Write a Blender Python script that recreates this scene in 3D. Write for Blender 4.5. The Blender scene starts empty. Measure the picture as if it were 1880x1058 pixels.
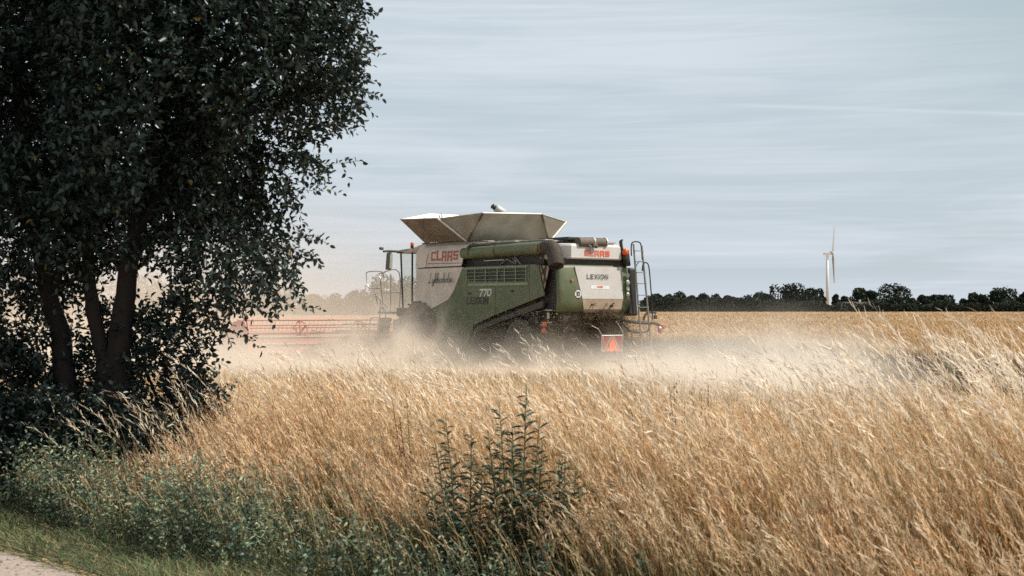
import bpy, bmesh, math, random
import numpy as np
from mathutils import Vector, Matrix
R = math.radians
random.seed(7); rng = np.random.default_rng(7)
sc = bpy.context.scene
col = sc.collection

# ------------------------------------------------------------------ camera
CAM_H = 1.7
cam = bpy.data.cameras.new('camera'); cam_o = bpy.data.objects.new('camera', cam); col.objects.link(cam_o)
cam.sensor_width = 36; cam.lens = 50.0
cam.clip_start = 0.1; cam.clip_end = 6000
cam_o.location = (0, 0, CAM_H)
cam_o.rotation_euler = (R(90) + math.atan(39 / 2611), 0, 0)
cam.dof.use_dof = True; cam.dof.focus_distance = 30.0; cam.dof.aperture_fstop = 5.0
sc.camera = cam_o

# ------------------------------------------------------------------ sun, sky, exposure
SUN_EL, SUN_AZ = 50.0, -3.0          # azimuth counted from +X towards +Y
sun = bpy.data.lights.new('sun', 'SUN'); sun.energy = 5.0; sun.angle = R(0.5); sun.color = (1.0, 0.93, 0.82)
sun_o = bpy.data.objects.new('sun', sun); col.objects.link(sun_o)
sd = Vector((math.cos(R(SUN_EL)) * math.cos(R(SUN_AZ)), math.cos(R(SUN_EL)) * math.sin(R(SUN_AZ)), math.sin(R(SUN_EL))))
sun_o.rotation_euler = sd.to_track_quat('Z', 'Y').to_euler()
sun_o.location = (20, -10, 40)

w = bpy.data.worlds.new('World'); sc.world = w; w.use_nodes = True
nt = w.node_tree; N = nt.nodes; L = nt.links
for n in list(N): N.remove(n)
def nd(t, **k):
    n = N.new(t)
    for a, b in k.items(): setattr(n, a, b)
    return n
out = nd('ShaderNodeOutputWorld'); bg = nd('ShaderNodeBackground'); bg.inputs['Strength'].default_value = 0.0875
sky = nd('ShaderNodeTexSky', sky_type='NISHITA', sun_disc=False)
sky.sun_elevation = R(SUN_EL); sky.sun_rotation = R(90 - SUN_AZ); sky.dust_density = 2.5; sky.air_density = 1.0
tc = nd('ShaderNodeTexCoord')
def noise(scale3, rot, sc_, det, rough, dist=0.0):
    mp = nd('ShaderNodeMapping'); mp.inputs['Scale'].default_value = scale3; mp.inputs['Rotation'].default_value = rot
    L.new(tc.outputs['Generated'], mp.inputs['Vector'])
    no = nd('ShaderNodeTexNoise'); no.inputs['Scale'].default_value = sc_; no.inputs['Detail'].default_value = det
    no.inputs['Roughness'].default_value = rough; no.inputs['Distortion'].default_value = dist
    L.new(mp.outputs[0], no.inputs['Vector']); return no.outputs['Fac']
def math_(op, a, b=None, clamp=False):
    m = nd('ShaderNodeMath', operation=op, use_clamp=clamp)
    for i, v in enumerate((a, b)):
        if v is None: continue
        if isinstance(v, (int, float)): m.inputs[i].default_value = v
        else: L.new(v, m.inputs[i])
    return m.outputs[0]
def mrange(v, a, b, c, d):
    m = nd('ShaderNodeMapRange'); m.inputs[1].default_value = a; m.inputs[2].default_value = b; m.inputs[3].default_value = c; m.inputs[4].default_value = d
    L.new(v, m.inputs[0]); return m.outputs[0]
n1 = noise((1.0, 1.0, 11.0), (0, R(-8), 0), 2.9, 8, 0.6, 0.8)
n2 = noise((1.3, 1.3, 46.0), (0, R(-6.5), 0), 3.2, 6, 0.62, 1.2)
n3 = noise((1.0, 1.0, 4.0), (0, R(-12), 0), 2.2, 3, 0.5, 0.3)
f1 = mrange(n1, 0.36, 0.66, 0.0, 1.0); f2 = mrange(n2, 0.35, 0.7, 0.0, 1.0); f3 = mrange(n3, 0.35, 0.65, 0.0, 1.0)
fac = math_('ADD', math_('MULTIPLY', f1, 0.46), math_('ADD', math_('MULTIPLY', f2, 0.28), math_('MULTIPLY', f3, 0.26)))
fac = mrange(fac, 0.25, 0.75, 0.42, 1.0)
sx = nd('ShaderNodeSeparateXYZ'); L.new(tc.outputs['Generated'], sx.inputs[0])
def trail(slope, off, width, x0, x1, amt):      # a faint contrail: a thin band along a line through the sky
    d = math_('ABSOLUTE', math_('SUBTRACT', math_('DIVIDE', sx.outputs['Z'], sx.outputs['Y']), math_('ADD', math_('MULTIPLY', math_('DIVIDE', sx.outputs['X'], sx.outputs['Y']), slope), off)))
    band = mrange(d, 0.0, width, amt, 0.0)
    xr = math_('DIVIDE', sx.outputs['X'], sx.outputs['Y'])
    m = math_('MULTIPLY', mrange(xr, x0, x0 + .03, 0.0, 1.0), mrange(xr, x1 - .03, x1, 1.0, 0.0))
    m = math_('MULTIPLY', m, math_('GREATER_THAN', sx.outputs['Y'], 0.1))
    return math_('MULTIPLY', math_('MULTIPLY', band, m), mrange(n2, .3, .6, .4, 1.0))
t1 = trail(-0.032, 0.149, 0.0022, 0.14, 0.55, 0.45)
t2 = trail(0.26, 0.158, 0.0022, 0.07, 0.20, 0.18)
t3 = trail(-0.01, 0.2075, 0.0016, -0.05, 0.42, 0.15)
cl = nd('ShaderNodeMix', data_type='RGBA')
# cloud veil: cooler and greener high up, milky towards the horizon
vz = mrange(sx.outputs['Z'], 0.0, 0.24, 0.0, 1.0)
veil = nd('ShaderNodeMix', data_type='RGBA'); L.new(vz, veil.inputs['Factor'])
veil.inputs[6].default_value = (6.9, 7.45, 8.2, 1); veil.inputs[7].default_value = (6.6, 7.35, 7.95, 1)
thin = math_('MULTIPLY', mrange(math_('DIVIDE', sx.outputs['X'], sx.outputs['Y']), 0.12, 0.42, 0.0, 1.0), mrange(sx.outputs['Z'], 0.07, 0.22, 0.0, 1.0))
thin = math_('MULTIPLY', thin, mrange(n3, 0.4, 0.6, 1.0, 0.55), True)
veil2 = nd('ShaderNodeMix', data_type='RGBA'); L.new(thin, veil2.inputs['Factor']); L.new(veil.outputs[2], veil2.inputs[6]); veil2.inputs[7].default_value = (3.2, 4.4, 4.35, 1)
clear = nd('ShaderNodeMix', data_type='RGBA'); clear.inputs['Factor'].default_value = 0.72; L.new(sky.outputs[0], clear.inputs[6]); clear.inputs[7].default_value = (5.1, 6.25, 6.85, 1)
fac = math_('MAXIMUM', fac, mrange(sx.outputs['Z'], 0.0, 0.05, 0.95, 0.0))
L.new(fac, cl.inputs['Factor']); L.new(clear.outputs[2], cl.inputs[6]); L.new(veil2.outputs[2], cl.inputs[7])
c2 = nd('ShaderNodeMix', data_type='RGBA'); L.new(math_('ADD', math_('ADD', t1, t2), t3, True), c2.inputs['Factor'])
L.new(cl.outputs[2], c2.inputs[6]); c2.inputs[7].default_value = (7.6, 8.0, 8.2, 1)
L.new(c2.outputs[2], bg.inputs['Color']); L.new(bg.outputs[0], out.inputs['Surface'])

sc.view_settings.view_transform = 'Standard'; sc.view_settings.look = 'None'
sc.view_settings.exposure = 0.2; sc.view_settings.gamma = 1.0; sc.view_settings.use_curve_mapping = False
sc.cycles.volume_bounces = 4; sc.cycles.volume_step_rate = 1.0; sc.cycles.volume_max_steps = 128
sc.cycles.max_bounces = 8; sc.cycles.transparent_max_bounces = 48
sc.cycles.sample_clamp_indirect = 4.0
sc.render.film_transparent = False
sc.cycles.use_denoising = False

# ------------------------------------------------------------------ materials
def mat(name, c, rough=0.6, c2=None, scale=6.0, metal=0.0, bump=0.0, trans=0.0, spec=0.5, contrast=(0.35, 0.65), attr=None, detail=6, stretch=None, bscale=None, coat=0.0):
    m = bpy.data.materials.new(name); m.use_nodes = True
    t = m.node_tree; n = t.nodes; l = t.links
    b = n['Principled BSDF']; b.inputs['Roughness'].default_value = rough; b.inputs['Metallic'].default_value = metal
    b.inputs['Specular IOR Level'].default_value = spec; b.inputs['Coat Weight'].default_value = coat
    o = n['Material Output']
    tcn = n.new('ShaderNodeTexCoord'); mp = n.new('ShaderNodeMapping'); l.new(tcn.outputs['Object'], mp.inputs[0])
    if stretch: mp.inputs['Scale'].default_value = stretch
    no = n.new('ShaderNodeTexNoise'); no.inputs['Scale'].default_value = scale; no.inputs['Detail'].default_value = detail; no.inputs['Roughness'].default_value = 0.62
    l.new(mp.outputs[0], no.inputs['Vector'])
    mr = n.new('ShaderNodeMapRange'); mr.inputs[1].default_value = contrast[0]; mr.inputs[2].default_value = contrast[1]; l.new(no.outputs['Fac'], mr.inputs[0])
    mx = n.new('ShaderNodeMix'); mx.data_type = 'RGBA'; l.new(mr.outputs[0], mx.inputs['Factor'])
    if c2 is None: c2 = tuple(x * 0.75 for x in c)
    mx.inputs[6].default_value = (*c, 1); mx.inputs[7].default_value = (*c2, 1)
    colour = mx.outputs[2]
    if attr:
        a = n.new('ShaderNodeAttribute'); a.attribute_name = attr
        mu = n.new('ShaderNodeMix'); mu.data_type = 'RGBA'; mu.blend_type = 'MULTIPLY'; mu.inputs['Factor'].default_value = 1.0
        l.new(colour, mu.inputs[6]); l.new(a.outputs['Color'], mu.inputs[7]); colour = mu.outputs[2]
    l.new(colour, b.inputs['Base Color'])
    if bump:
        bn = n.new('ShaderNodeBump'); bn.inputs['Strength'].default_value = bump; bn.inputs['Distance'].default_value = 0.02
        if bscale:
            no2 = n.new('ShaderNodeTexNoise'); no2.inputs['Scale'].default_value = bscale; no2.inputs['Detail'].default_value = 4; l.new(mp.outputs[0], no2.inputs['Vector']); l.new(no2.outputs['Fac'], bn.inputs['Height'])
        else: l.new(no.outputs['Fac'], bn.inputs['Height'])
        l.new(bn.outputs[0], b.inputs['Normal'])
    if trans:
        tr = n.new('ShaderNodeBsdfTranslucent'); l.new(colour, tr.inputs['Color'])
        ms = n.new('ShaderNodeMixShader'); ms.inputs[0].default_value = trans
        l.new(b.outputs[0], ms.inputs[1]); l.new(tr.outputs[0], ms.inputs[2]); l.new(ms.outputs[0], o.inputs['Surface'])
    return m

M = {}
M['green'] = mat('dusty_green_paint', (.094, .118, .060), .5, (.18, .160, .108), 2.2, spec=.4, contrast=(.45, .85), bump=.03)
M['white'] = mat('dusty_white_paint', (.50, .49, .47), .45, (.40, .37, .32), 1.8, spec=.4, contrast=(.45, .9))
M['whiteside'] = mat('dust_covered_white_paint', (.60, .54, .48), .6, (.46, .38, .31), 2.0, contrast=(.4, .8))
M['sill'] = mat('dusty_shaded_beige_paint', (.46, .36, .26), .7, (.32, .24, .17), 3.0)  # dust plus the shaded tone of the inward-sloping sill, both in the colour
M['black'] = mat('black_plastic', (.016, .014, .013), .6, (.03, .026, .022), 4.0)
M['dark'] = mat('grimy_dark_metal', (.035, .03, .026), .7, (.075, .06, .045), 3.0, bump=.2)
M['rubber'] = mat('dusty_rubber', (.05, .043, .036), .85, (.11, .09, .07), 5.0, bump=.2)
M['spout'] = mat('dusty_brown_rubber', (.085, .068, .055), .75, (.14, .11, .085), 3.0)
M['galv'] = mat('weathered_tank_sheet', (.285, .275, .245), .55, (.19, .178, .148), 1.7, metal=.15, contrast=(.4, .75), bump=.05)
M['galvl'] = mat('bright_trim_and_sunlit_flap', (.62, .59, .54), .45, (.45, .42, .37), 3.0, metal=.2)
M['rust'] = mat('rusty_brown_hinge', (.11, .055, .03), .8, (.06, .035, .02), 8.0)
M['red'] = mat('dusty_red_paint', (.52, .13, .08), .6, (.42, .15, .10), 3.0)
M['orange'] = mat('orange_reflective', (.85, .16, .03), .35, (.75, .13, .03), 4.0)
M['redlet'] = mat('red_lettering', (.74, .10, .025), .5, (.62, .09, .03), 6.0)
M['redlet2'] = mat('dusty_red_lettering', (.40, .095, .055), .6, (.34, .12, .08), 6.0)
M['ink'] = mat('dark_lettering', (.03, .032, .034), .5)
M['whitelet'] = mat('white_lettering', (.62, .62, .56), .5)
M['steel'] = mat('bare_steel_tube', (.50, .47, .42), .4, (.34, .31, .27), 5.0, metal=.4)
M['amber'] = mat('amber_lens', (.85, .17, .02), .25, (.7, .12, .02), 3.0, trans=.3)
M['lens'] = mat('pale_lamp_lens', (.45, .5, .42), .15, (.3, .36, .3), 9.0)
M['deck'] = mat('dusty_roof_deck', (.50, .48, .42), .6, (.25, .23, .18), 4.0)
M['yellow'] = mat('yellow_sticker', (.6, .35, .04), .5)
def glass(name, c=(.965, .98, .975)):
    m = bpy.data.materials.new(name); m.use_nodes = True; t = m.node_tree; n = t.nodes; l = t.links
    for x in list(n): n.remove(x)
    o = n.new('ShaderNodeOutputMaterial'); a = n.new('ShaderNodeBsdfTransparent'); a.inputs[0].default_value = (*c, 1)
    g = n.new('ShaderNodeBsdfGlossy'); g.inputs['Roughness'].default_value = .08; fr = n.new('ShaderNodeFresnel'); fr.inputs[0].default_value = 1.45
    ms = n.new('ShaderNodeMixShader'); ms.inputs[0].default_value = .05; l.new(a.outputs[0], ms.inputs[1]); l.new(g.outputs[0], ms.inputs[2]); l.new(ms.outputs[0], o.inputs[0])
    return m
M['glass'] = glass('tinted_cab_glass')

# ------------------------------------------------------------------ mesh helpers
def link(o, parent=None):
    col.objects.link(o)
    if parent is not None: o.parent = parent
    return o
def tag(o, label=None, cat=None, group=None, kind=None):
    if label: o['label'] = label
    if cat: o['category'] = cat
    if group: o['group'] = group
    if kind: o['kind'] = kind
    return o
def empty(name, loc, rz=0.0):
    o = bpy.data.objects.new(name, None); o.empty_display_size = .3; o.location = loc; o.rotation_euler = (0, 0, rz); col.objects.link(o); return o
class MB:
    def __init__(s): s.bm = bmesh.new()
    def poly(s, pts):
        return s.bm.faces.new([s.bm.verts.new(p) for p in pts])
    def box(s, a, b, bev=0.0):
        a, b = [min(x, y) for x, y in zip(a, b)], [max(x, y) for x, y in zip(a, b)]
        v = [s.bm.verts.new((x, y, z)) for x in (a[0], b[0]) for y in (a[1], b[1]) for z in (a[2], b[2])]
        fs = [s.bm.faces.new([v[i] for i in q]) for q in ((0, 1, 3, 2), (4, 6, 7, 5), (0, 4, 5, 1), (2, 3, 7, 6), (0, 2, 6, 4), (1, 5, 7, 3))]
        if bev:
            es = list({e for f in fs for e in f.edges})
            bmesh.ops.bevel(s.bm, geom=es, offset=bev, segments=2, profile=.5, affect='EDGES')
        return s
    def hull(s, bottom, top, bev=0.0):      # loft between two loops of equal length, capped
        n = len(bottom); vb = [s.bm.verts.new(p) for p in bottom]; vt = [s.bm.verts.new(p) for p in top]
        fs = [s.bm.faces.new(vb[::-1]), s.bm.faces.new(vt)]
        for i in range(n): fs.append(s.bm.faces.new([vb[i], vb[(i + 1) % n], vt[(i + 1) % n], vt[i]]))
        if bev:
            es = list({e for f in fs for e in f.edges})
            bmesh.ops.bevel(s.bm, geom=es, offset=bev, segments=2, profile=.5, affect='EDGES')
        return s
    def slab(s, pts, off):                  # a sheet with thickness: polygon pts moved by vector off
        off = Vector(off); return s.hull([tuple(Vector(p) + off) for p in pts], pts)
    def prof(s, uz, v0, v1, bev=0.0):       # (u,z) profile extruded across v
        return s.hull([(u, v0, z) for u, z in uz], [(u, v1, z) for u, z in uz], bev)
    def tube(s, pts, r, n=8, cap=True):
        pts = [Vector(p) for p in pts]; rs = r if isinstance(r, (list, tuple)) else [r] * len(pts)
        rings = []; up = None
        for i, p in enumerate(pts):
            d = (pts[min(i + 1, len(pts) - 1)] - pts[max(i - 1, 0)]).normalized()
            if up is None:
                up = Vector((0, 0, 1)) if abs(d.z) < .9 else Vector((1, 0, 0))
            a = d.cross(up).normalized(); b = a.cross(d).normalized(); up = b
            rings.append([s.bm.verts.new(p + (a * math.cos(2 * math.pi * k / n) + b * math.sin(2 * math.pi * k / n)) * rs[i]) for k in range(n)])
        for i in range(len(rings) - 1):
            for k in range(n): s.bm.faces.new([rings[i][k], rings[i][(k + 1) % n], rings[i + 1][(k + 1) % n], rings[i + 1][k]])
        if cap: s.bm.faces.new(rings[0][::-1]); s.bm.faces.new(rings[-1])
        return s
    def lathe(s, c, axis, prof_, n=24):     # profile [(along, radius)] round an axis
        c = Vector(c); ax = Vector(axis).normalized(); up = Vector((0, 0, 1)) if abs(ax.z) < .9 else Vector((1, 0, 0))
        a = ax.cross(up).normalized(); b = ax.cross(a).normalized(); rings = []
        for t, r in prof_: rings.append([s.bm.verts.new(c + ax * t + (a * math.cos(2 * math.pi * k / n) + b * math.sin(2 * math.pi * k / n)) * max(r, 1e-4)) for k in range(n)])
        for i in range(len(rings) - 1):
            for k in range(n): s.bm.faces.new([rings[i][k], rings[i][(k + 1) % n], rings[i + 1][(k + 1) % n], rings[i + 1][k]])
        s.bm.faces.new(rings[0][::-1]); s.bm.faces.new(rings[-1]); return s
    def build(s, name, m, parent=None, smooth=False):
        bmesh.ops.recalc_face_normals(s.bm, faces=s.bm.faces)
        me = bpy.data.meshes.new(name); s.bm.to_mesh(me); s.bm.free(); me.materials.append(m)
        if smooth:
            for p in me.polygons: p.use_smooth = True
        return link(bpy.data.objects.new(name, me), parent)
def smooth_path(pts, k=5):
    P = [Vector(p) for p in pts]; o = []
    for i in range(len(P) - 1):
        p0, p1, p2, p3 = P[max(i - 1, 0)], P[i], P[i + 1], P[min(i + 2, len(P) - 1)]
        for j in range(k):
            t = j / k
            o.append(.5 * ((2 * p1) + (p2 - p0) * t + (2 * p0 - 5 * p1 + 4 * p2 - p3) * t * t + (3 * p1 - p0 - 3 * p2 + p3) * t ** 3))
    o.append(P[-1]); return o
def fast_mesh(name, V, Q, m, C=None, parent=None, T=None):
    V = np.asarray(V, np.float32).reshape(-1, 3); Q = np.asarray(Q, np.int32).reshape(-1, 4)
    me = bpy.data.meshes.new(name); nq = len(Q); ntr = 0 if T is None else len(T)
    loops = Q.ravel() if T is None else np.concatenate([Q.ravel(), np.asarray(T, np.int32).ravel()])
    me.vertices.add(len(V)); me.vertices.foreach_set('co', V.ravel())
    me.loops.add(len(loops)); me.loops.foreach_set('vertex_index', loops)
    starts = np.concatenate([np.arange(nq) * 4, nq * 4 + np.arange(ntr) * 3]).astype(np.int32)
    me.polygons.add(nq + ntr); me.polygons.foreach_set('loop_start', starts)
    me.polygons.foreach_set('loop_total', np.concatenate([np.full(nq, 4), np.full(ntr, 3)]).astype(np.int32))
    me.update(calc_edges=True)
    if C is not None:
        a = me.color_attributes.new('tint', 'FLOAT_COLOR', 'POINT')
        c4 = np.ones((len(V), 4), np.float32); c4[:, :3] = C; a.data.foreach_set('color', c4.ravel())
    me.materials.append(m)
    return link(bpy.data.objects.new(name, me), parent)

# stroke lettering -------------------------------------------------
GLY = {
 'C': (.85, [[(.8, .86), (.14, .86), (.14, .14), (.8, .14)]]), 'A': (.85, [[(.13, 0), (.13, .86), (.72, .86), (.72, 0)], [(.13, .4), (.72, .4)]]),
 'S': (.85, [[(.78, .86), (.14, .86), (.14, .5), (.72, .5), (.72, .14), (.08, .14)]]), 'L': (.78, [[(.13, 1), (.13, .12), (.72, .12)]]),
 'l': (.85, [[(.05, 1), (.05, .05), (.7, .05)]]), 'E': (.95, [[(.8, .95), (.05, .95), (.05, .05), (.8, .05)], [(.05, .5), (.75, .5)]]),
 'X': (1.0, [[(.05, 1), (.85, 0)], [(.85, 1), (.05, 0)]]), 'I': (.32, [[(.08, 0), (.08, 1)]]),
 'O': (1.1, [[(.2, .95), (.75, .95), (.92, .75), (.92, .25), (.75, .05), (.2, .05), (.04, .25), (.04, .75), (.2, .95)]]),
 'N': (1.1, [[(.06, 0), (.06, .97), (.84, .03), (.84, 1)]]),
 '7': (.72, [[(.02, .93), (.62, .93), (.22, 0)]]), '0': (.8, [[(.15, .94), (.5, .94), (.64, .75), (.64, .25), (.5, .06), (.15, .06), (.03, .25), (.03, .75), (.15, .94)]]),
 '3': (.68, [[(.05, .93), (.45, .93), (.56, .75), (.4, .52), (.2, .52)], [(.4, .52), (.58, .3), (.45, .06), (.03, .06)]]),
}
SCRIPT = [(.0, [(.30, 1.0), (.18, .9), (.2, .55), (.12, .1), (.02, .02), (.12, .0), (.3, .08), (.42, .05)]),
 (.40, [(.02, .42), (.02, .15), (.12, .05), (.22, .4), (.2, -.1), (.08, -.35), (.04, -.15), (.3, .1)]),
 (.68, [(.0, .1), (.14, .95), (.04, .95), (.04, .0), (.06, .3), (.2, .42), (.1, .22), (.26, .02)]),
 (.92, [(.0, .1), (.14, .95), (.04, .95), (.04, .0), (.06, .3), (.2, .42), (.1, .22), (.26, .04)]),
 (1.18, [(.0, .18), (.14, .3), (.08, .42), (.0, .2), (.08, .0), (.22, .12)]),
 (1.40, [(.0, .12), (.1, .45), (.16, .2), (.06, .0), (.24, .1)]),
 (1.62, [(.0, .1), (.14, .95), (.04, .95), (.02, .0), (.08, .3), (.18, .4), (.18, .02), (.26, .08)]),
 (1.90, [(.12, .42), (.0, .2), (.08, .0), (.2, .2), (.12, .42), (.26, .3)]),
 (2.14, [(.0, .2), (.14, .95), (.06, .95), (.02, .1), (.1, .02), (.16, .1)]),
 (2.32, [(.0, .4), (.02, .0), (.08, .35), (.14, .4), (.14, .0), (.2, .35), (.28, .38), (.28, .03), (.36, .1)])]
def strokes_mesh(polys, org, du, dz, nrm, wt, slant, m, name, parent):
    mb = MB(); org, du, dz, nrm = map(Vector, (org, du, dz, nrm)); k = 0
    for pl in polys:
        for (x0, y0), (x1, y1) in zip(pl, pl[1:]):
            d = Vector((x1 - x0, y1 - y0)); 
            if d.length < 1e-5: continue
            d.normalize(); q = Vector((-d.y, d.x)) * wt / 2; e = d * wt / 2 * .96
            c = [(x0 - e.x + q.x, y0 - e.y + q.y), (x1 + e.x + q.x, y1 + e.y + q.y), (x1 + e.x - q.x, y1 + e.y - q.y), (x0 - e.x - q.x, y0 - e.y - q.y)]
            mb.slab([tuple(org + du * (x + slant * y) + dz * y + nrm * (.004 + k * .0005)) for x, y in c], nrm * -.003); k += 1
    return mb.build(name, m, parent)
def lettering(txt, org, du, dz, nrm, height, width, wt, m, name, parent, slant=0.0, gap=.12):
    tot = sum(GLY[c][0] + gap for c in txt) - gap; sx_ = width / tot; x = 0; polys = []
    for c in txt:
        for pl in GLY[c][1]: polys.append([((x + a) * sx_, b * height) for a, b in pl])
        x += GLY[c][0] + gap
    return strokes_mesh(polys, org, du, dz, nrm, wt, slant, m, name, parent)

# ------------------------------------------------------------------ setting: ground, path
def grid_sheet(name, x0, x1, y0, y1, z, m):
    mb = MB(); mb.poly([(x0, y0, z), (x1, y0, z), (x1, y1, z), (x0, y1, z)]); o = mb.build(name, m); return o
soil = mat('stubble_and_dry_soil', (.44, .31, .185), .95, (.27, .185, .105), 3.0, bump=.6, detail=10)
g = grid_sheet('ground', -2500, 2500, -40, 5000, 0, soil); tag(g, kind='structure')
pathm = mat('pale_gravel_track', (.40, .32, .27), .95, (.28, .22, .185), 22.0, bump=.5, detail=10)
mb = MB(); rr = random.Random(3)
edge = []
for i in range(41):
    t = i / 40; edge.append((-9.0 + 14 * t, 15.95 - 15.4 * t + rr.uniform(-.08, .08), .004))
mb.poly([(-9, -10, .004), (5.5, -10, .004)] + edge[::-1])
p = mb.build('path', pathm); tag(p, kind='structure')

# ------------------------------------------------------------------ combine harvester
ORG = (2.54, 42.0, 0.0)
cmb = empty('combine_harvester', ORG, R(128))
tag(cmb, 'large green and white combine harvester cutting the field in a cloud of dust', 'combine harvester')
# local axes: x = forward, y = left, z = up
# core that closes the body off from inside
mb = MB(); mb.hull([(7.2, -1.3, 1.0), (7.2, 1.3, 1.0), (1.2, 1.3, 1.3), (1.2, -1.3, 1.3)], [(7.2, -1.3, 3.3), (7.2, 1.3, 3.3), (.9, 1.3, 3.3), (.9, -1.3, 3.3)])
mb.box((6.9, -.6, .6), (9.6, .6, 1.5)); mb.box((2.9, -1.2, .10), (6.3, 1.2, 1.35)); mb.box((1.6, -.5, .8), (4.5, .5, 1.3))
mb.build('chassis', M['dark'], cmb)
# side panels (left = seen)
for sgn in (1, -1):
    Y0, Y1 = sgn * 1.44, sgn * 1.5
    prof = [(4.70, 3.03), (.95, 3.03), (.68, 2.10), (3.15, 1.50), (4.15, 1.22), (4.50, .62), (5.1, .42), (6.0, .5), (6.5, .8), (6.72, 1.28), (6.64, 1.62), (5.5, 1.98), (5.2, 2.28)]
    mb = MB(); mb.prof(prof, Y0, Y1, .012); sp = mb.build('side_panel', M['green'], cmb)
    mb = MB(); mb.prof([(4.72, 3.03), (5.22, 2.28), (5.52, 2.0), (6.66, 1.64), (7.05, 1.62), (7.33, 1.9), (7.33, 3.03)], Y0, Y1 + sgn * .01, .012); wp = mb.build('front_side_panel', M['whiteside'], cmb)
    if sgn == 1:
        # vent grille
        mb = MB(); mb.slab([(4.58, 1.503, 2.94), (1.55, 1.503, 2.92), (1.52, 1.503, 2.52), (4.35, 1.503, 2.58)], (0, -.02, 0)); gr = mb.build('vent_grille', M['black'], sp)
        mb = MB()
        for z in (2.95, 2.84, 2.73, 2.62, 2.52): mb.box((1.48, 1.505, z - .007), (4.62 if z > 2.8 else 4.45, 1.53, z + .007))
        for u in (1.5, 2.0, 2.55, 2.9, 3.5, 4.05, 4.5): mb.box((u - .014, 1.506, 2.50), (u + .014, 1.534, 2.965))
        mb.box((1.42, 1.502, 2.42), (4.4, 1.53, 2.50)); mb.box((1.42, 1.502, 2.965), (4.66, 1.53, 3.0))
        mb.build('grille_bars', mat('green_grille_bar', (.22, .28, .17), .5), sp)
        mb = MB(); mb.box((3.03, 1.5005, 1.55), (3.045, 1.503, 2.5)); mb.build('panel_seam', M['black'], sp)
        mb = MB(); mb.box((1.36, 1.5005, 2.0), (1.375, 1.503, 3.0)); mb.build('panel_seam', M['black'], sp)
        lettering('770', (3.86, 1.5, 2.11), (-1, 0, 0), (0, 0, 1), (0, 1, 0), .21, .62, .05, M['whitelet'], 'number_lettering', sp, slant=.25)
        lettering('lEXION', (4.50, 1.5, 1.87), (-1, 0, 0), (0, 0, 1), (0, 1, 0), .20, 1.12, .042, M['ink'], 'model_lettering', sp, slant=.1)
        sc_ = 1.50 / 2.7; polys = []
        for x, pl in SCRIPT: polys.append([(v.x, v.y) for v in smooth_path([((x + a) * sc_, b * .30, 0) for a, b in pl], 3)])
        strokes_mesh(polys, (6.62, 1.51, 2.55), (-1, 0, 0), (0, 0, 1), (0, 1, 0), .017, .10, M['ink'], 'script_lettering', wp)
# rounded top side panel with the logo
for sgn in (1, -1):
    f = sgn
    mb = MB()
    loops = []
    for k in range(7):
        a = k / 6 * math.pi / 2
        v = 1.22 + .28 * math.cos(a); z = 3.52 + .28 * math.sin(a) ** 1.2
        loops.append((v, z))
    sec = [(1.5, 3.07)] + loops
    rearu = lambda z: 4.78 - (z - 3.07) * .42
    fr = lambda z: 7.33 - max(0, z - 3.35) * .35
    inner = [(f * (v - .05), z - (.02 if z > 3.6 else 0)) for v, z in sec]; outer = [(f * v, z) for v, z in sec]
    for i in range(len(sec) - 1):
        (v0, z0), (v1, z1) = outer[i], outer[i + 1]
        mb.poly([(rearu(sec[i][1]), v0, z0), (fr(sec[i][1]), v0, z0), (fr(sec[i + 1][1]), v1, z1), (rearu(sec[i + 1][1]), v1, z1)])
    top = outer[-1]
    mb.poly([(rearu(top[1]), top[0], top[1]), (fr(top[1]), top[0], top[1]), (fr(top[1]), 0, top[1] + .02), (rearu(top[1]), 0, top[1] + .02)])
    bmesh.ops.remove_doubles(mb.bm, verts=mb.bm.verts, dist=.001)
    bmesh.ops.solidify(mb.bm, geom=mb.bm.faces[:], thickness=.03)
    up = mb.build('upper_side_panel', M['whiteside'], cmb)
    if sgn == 1:
        mb = MB(); mb.tube([(6.72, 1.533, 3.08), (6.66, 1.534, 3.3), (6.6, 1.534, 3.48), (6.5, 1.50, 3.64)], .008, 5); mb.build('panel_seam', M['dark'], up); mb = MB(); mb.tube([(6.62, 1.534, 3.18), (4.80, 1.534, 3.16)], .008, 5); mb.build('panel_seam', M['dark'], up)
        lettering('CLAAS', (6.45, 1.533, 3.26), (-1, 0, 0), (0, 0, 1), (0, 1, 0), .31, 1.50, .064, M['redlet2'], 'brand_lettering', up, slant=.12, gap=.14)
for s_ in (1, -1):
    mb = MB(); mb.box((4.82, s_ * 1.2, 3.035), (7.3, s_ * 1.497, 3.065)); mb.build('shadow_gap', M['black'], cmb)
# machinery recess above the side panel
mb = MB(); mb.box((.9, 1.0, 3.0), (4.6, 1.32, 3.34)); mb.box((1.0, .95, 3.34), (4.5, 1.15, 3.6)); mb.build('engine_recess', M['black'], cmb)
mb = MB(); mb.box((2.7, 1.4, 3.19), (3.7, 1.43, 3.215)); mb.tube(smooth_path([(2.3, 1.4, 3.25), (2.1, 1.42, 3.1), (2.2, 1.4, 3.28), (1.9, 1.42, 3.05)]), .012, 5); mb.tube([(3.0, 1.35, 3.05), (2.6, 1.38, 3.22), (2.2, 1.35, 3.06)], .015, 5); mb.build('hose', M['steel'], cmb)
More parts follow.
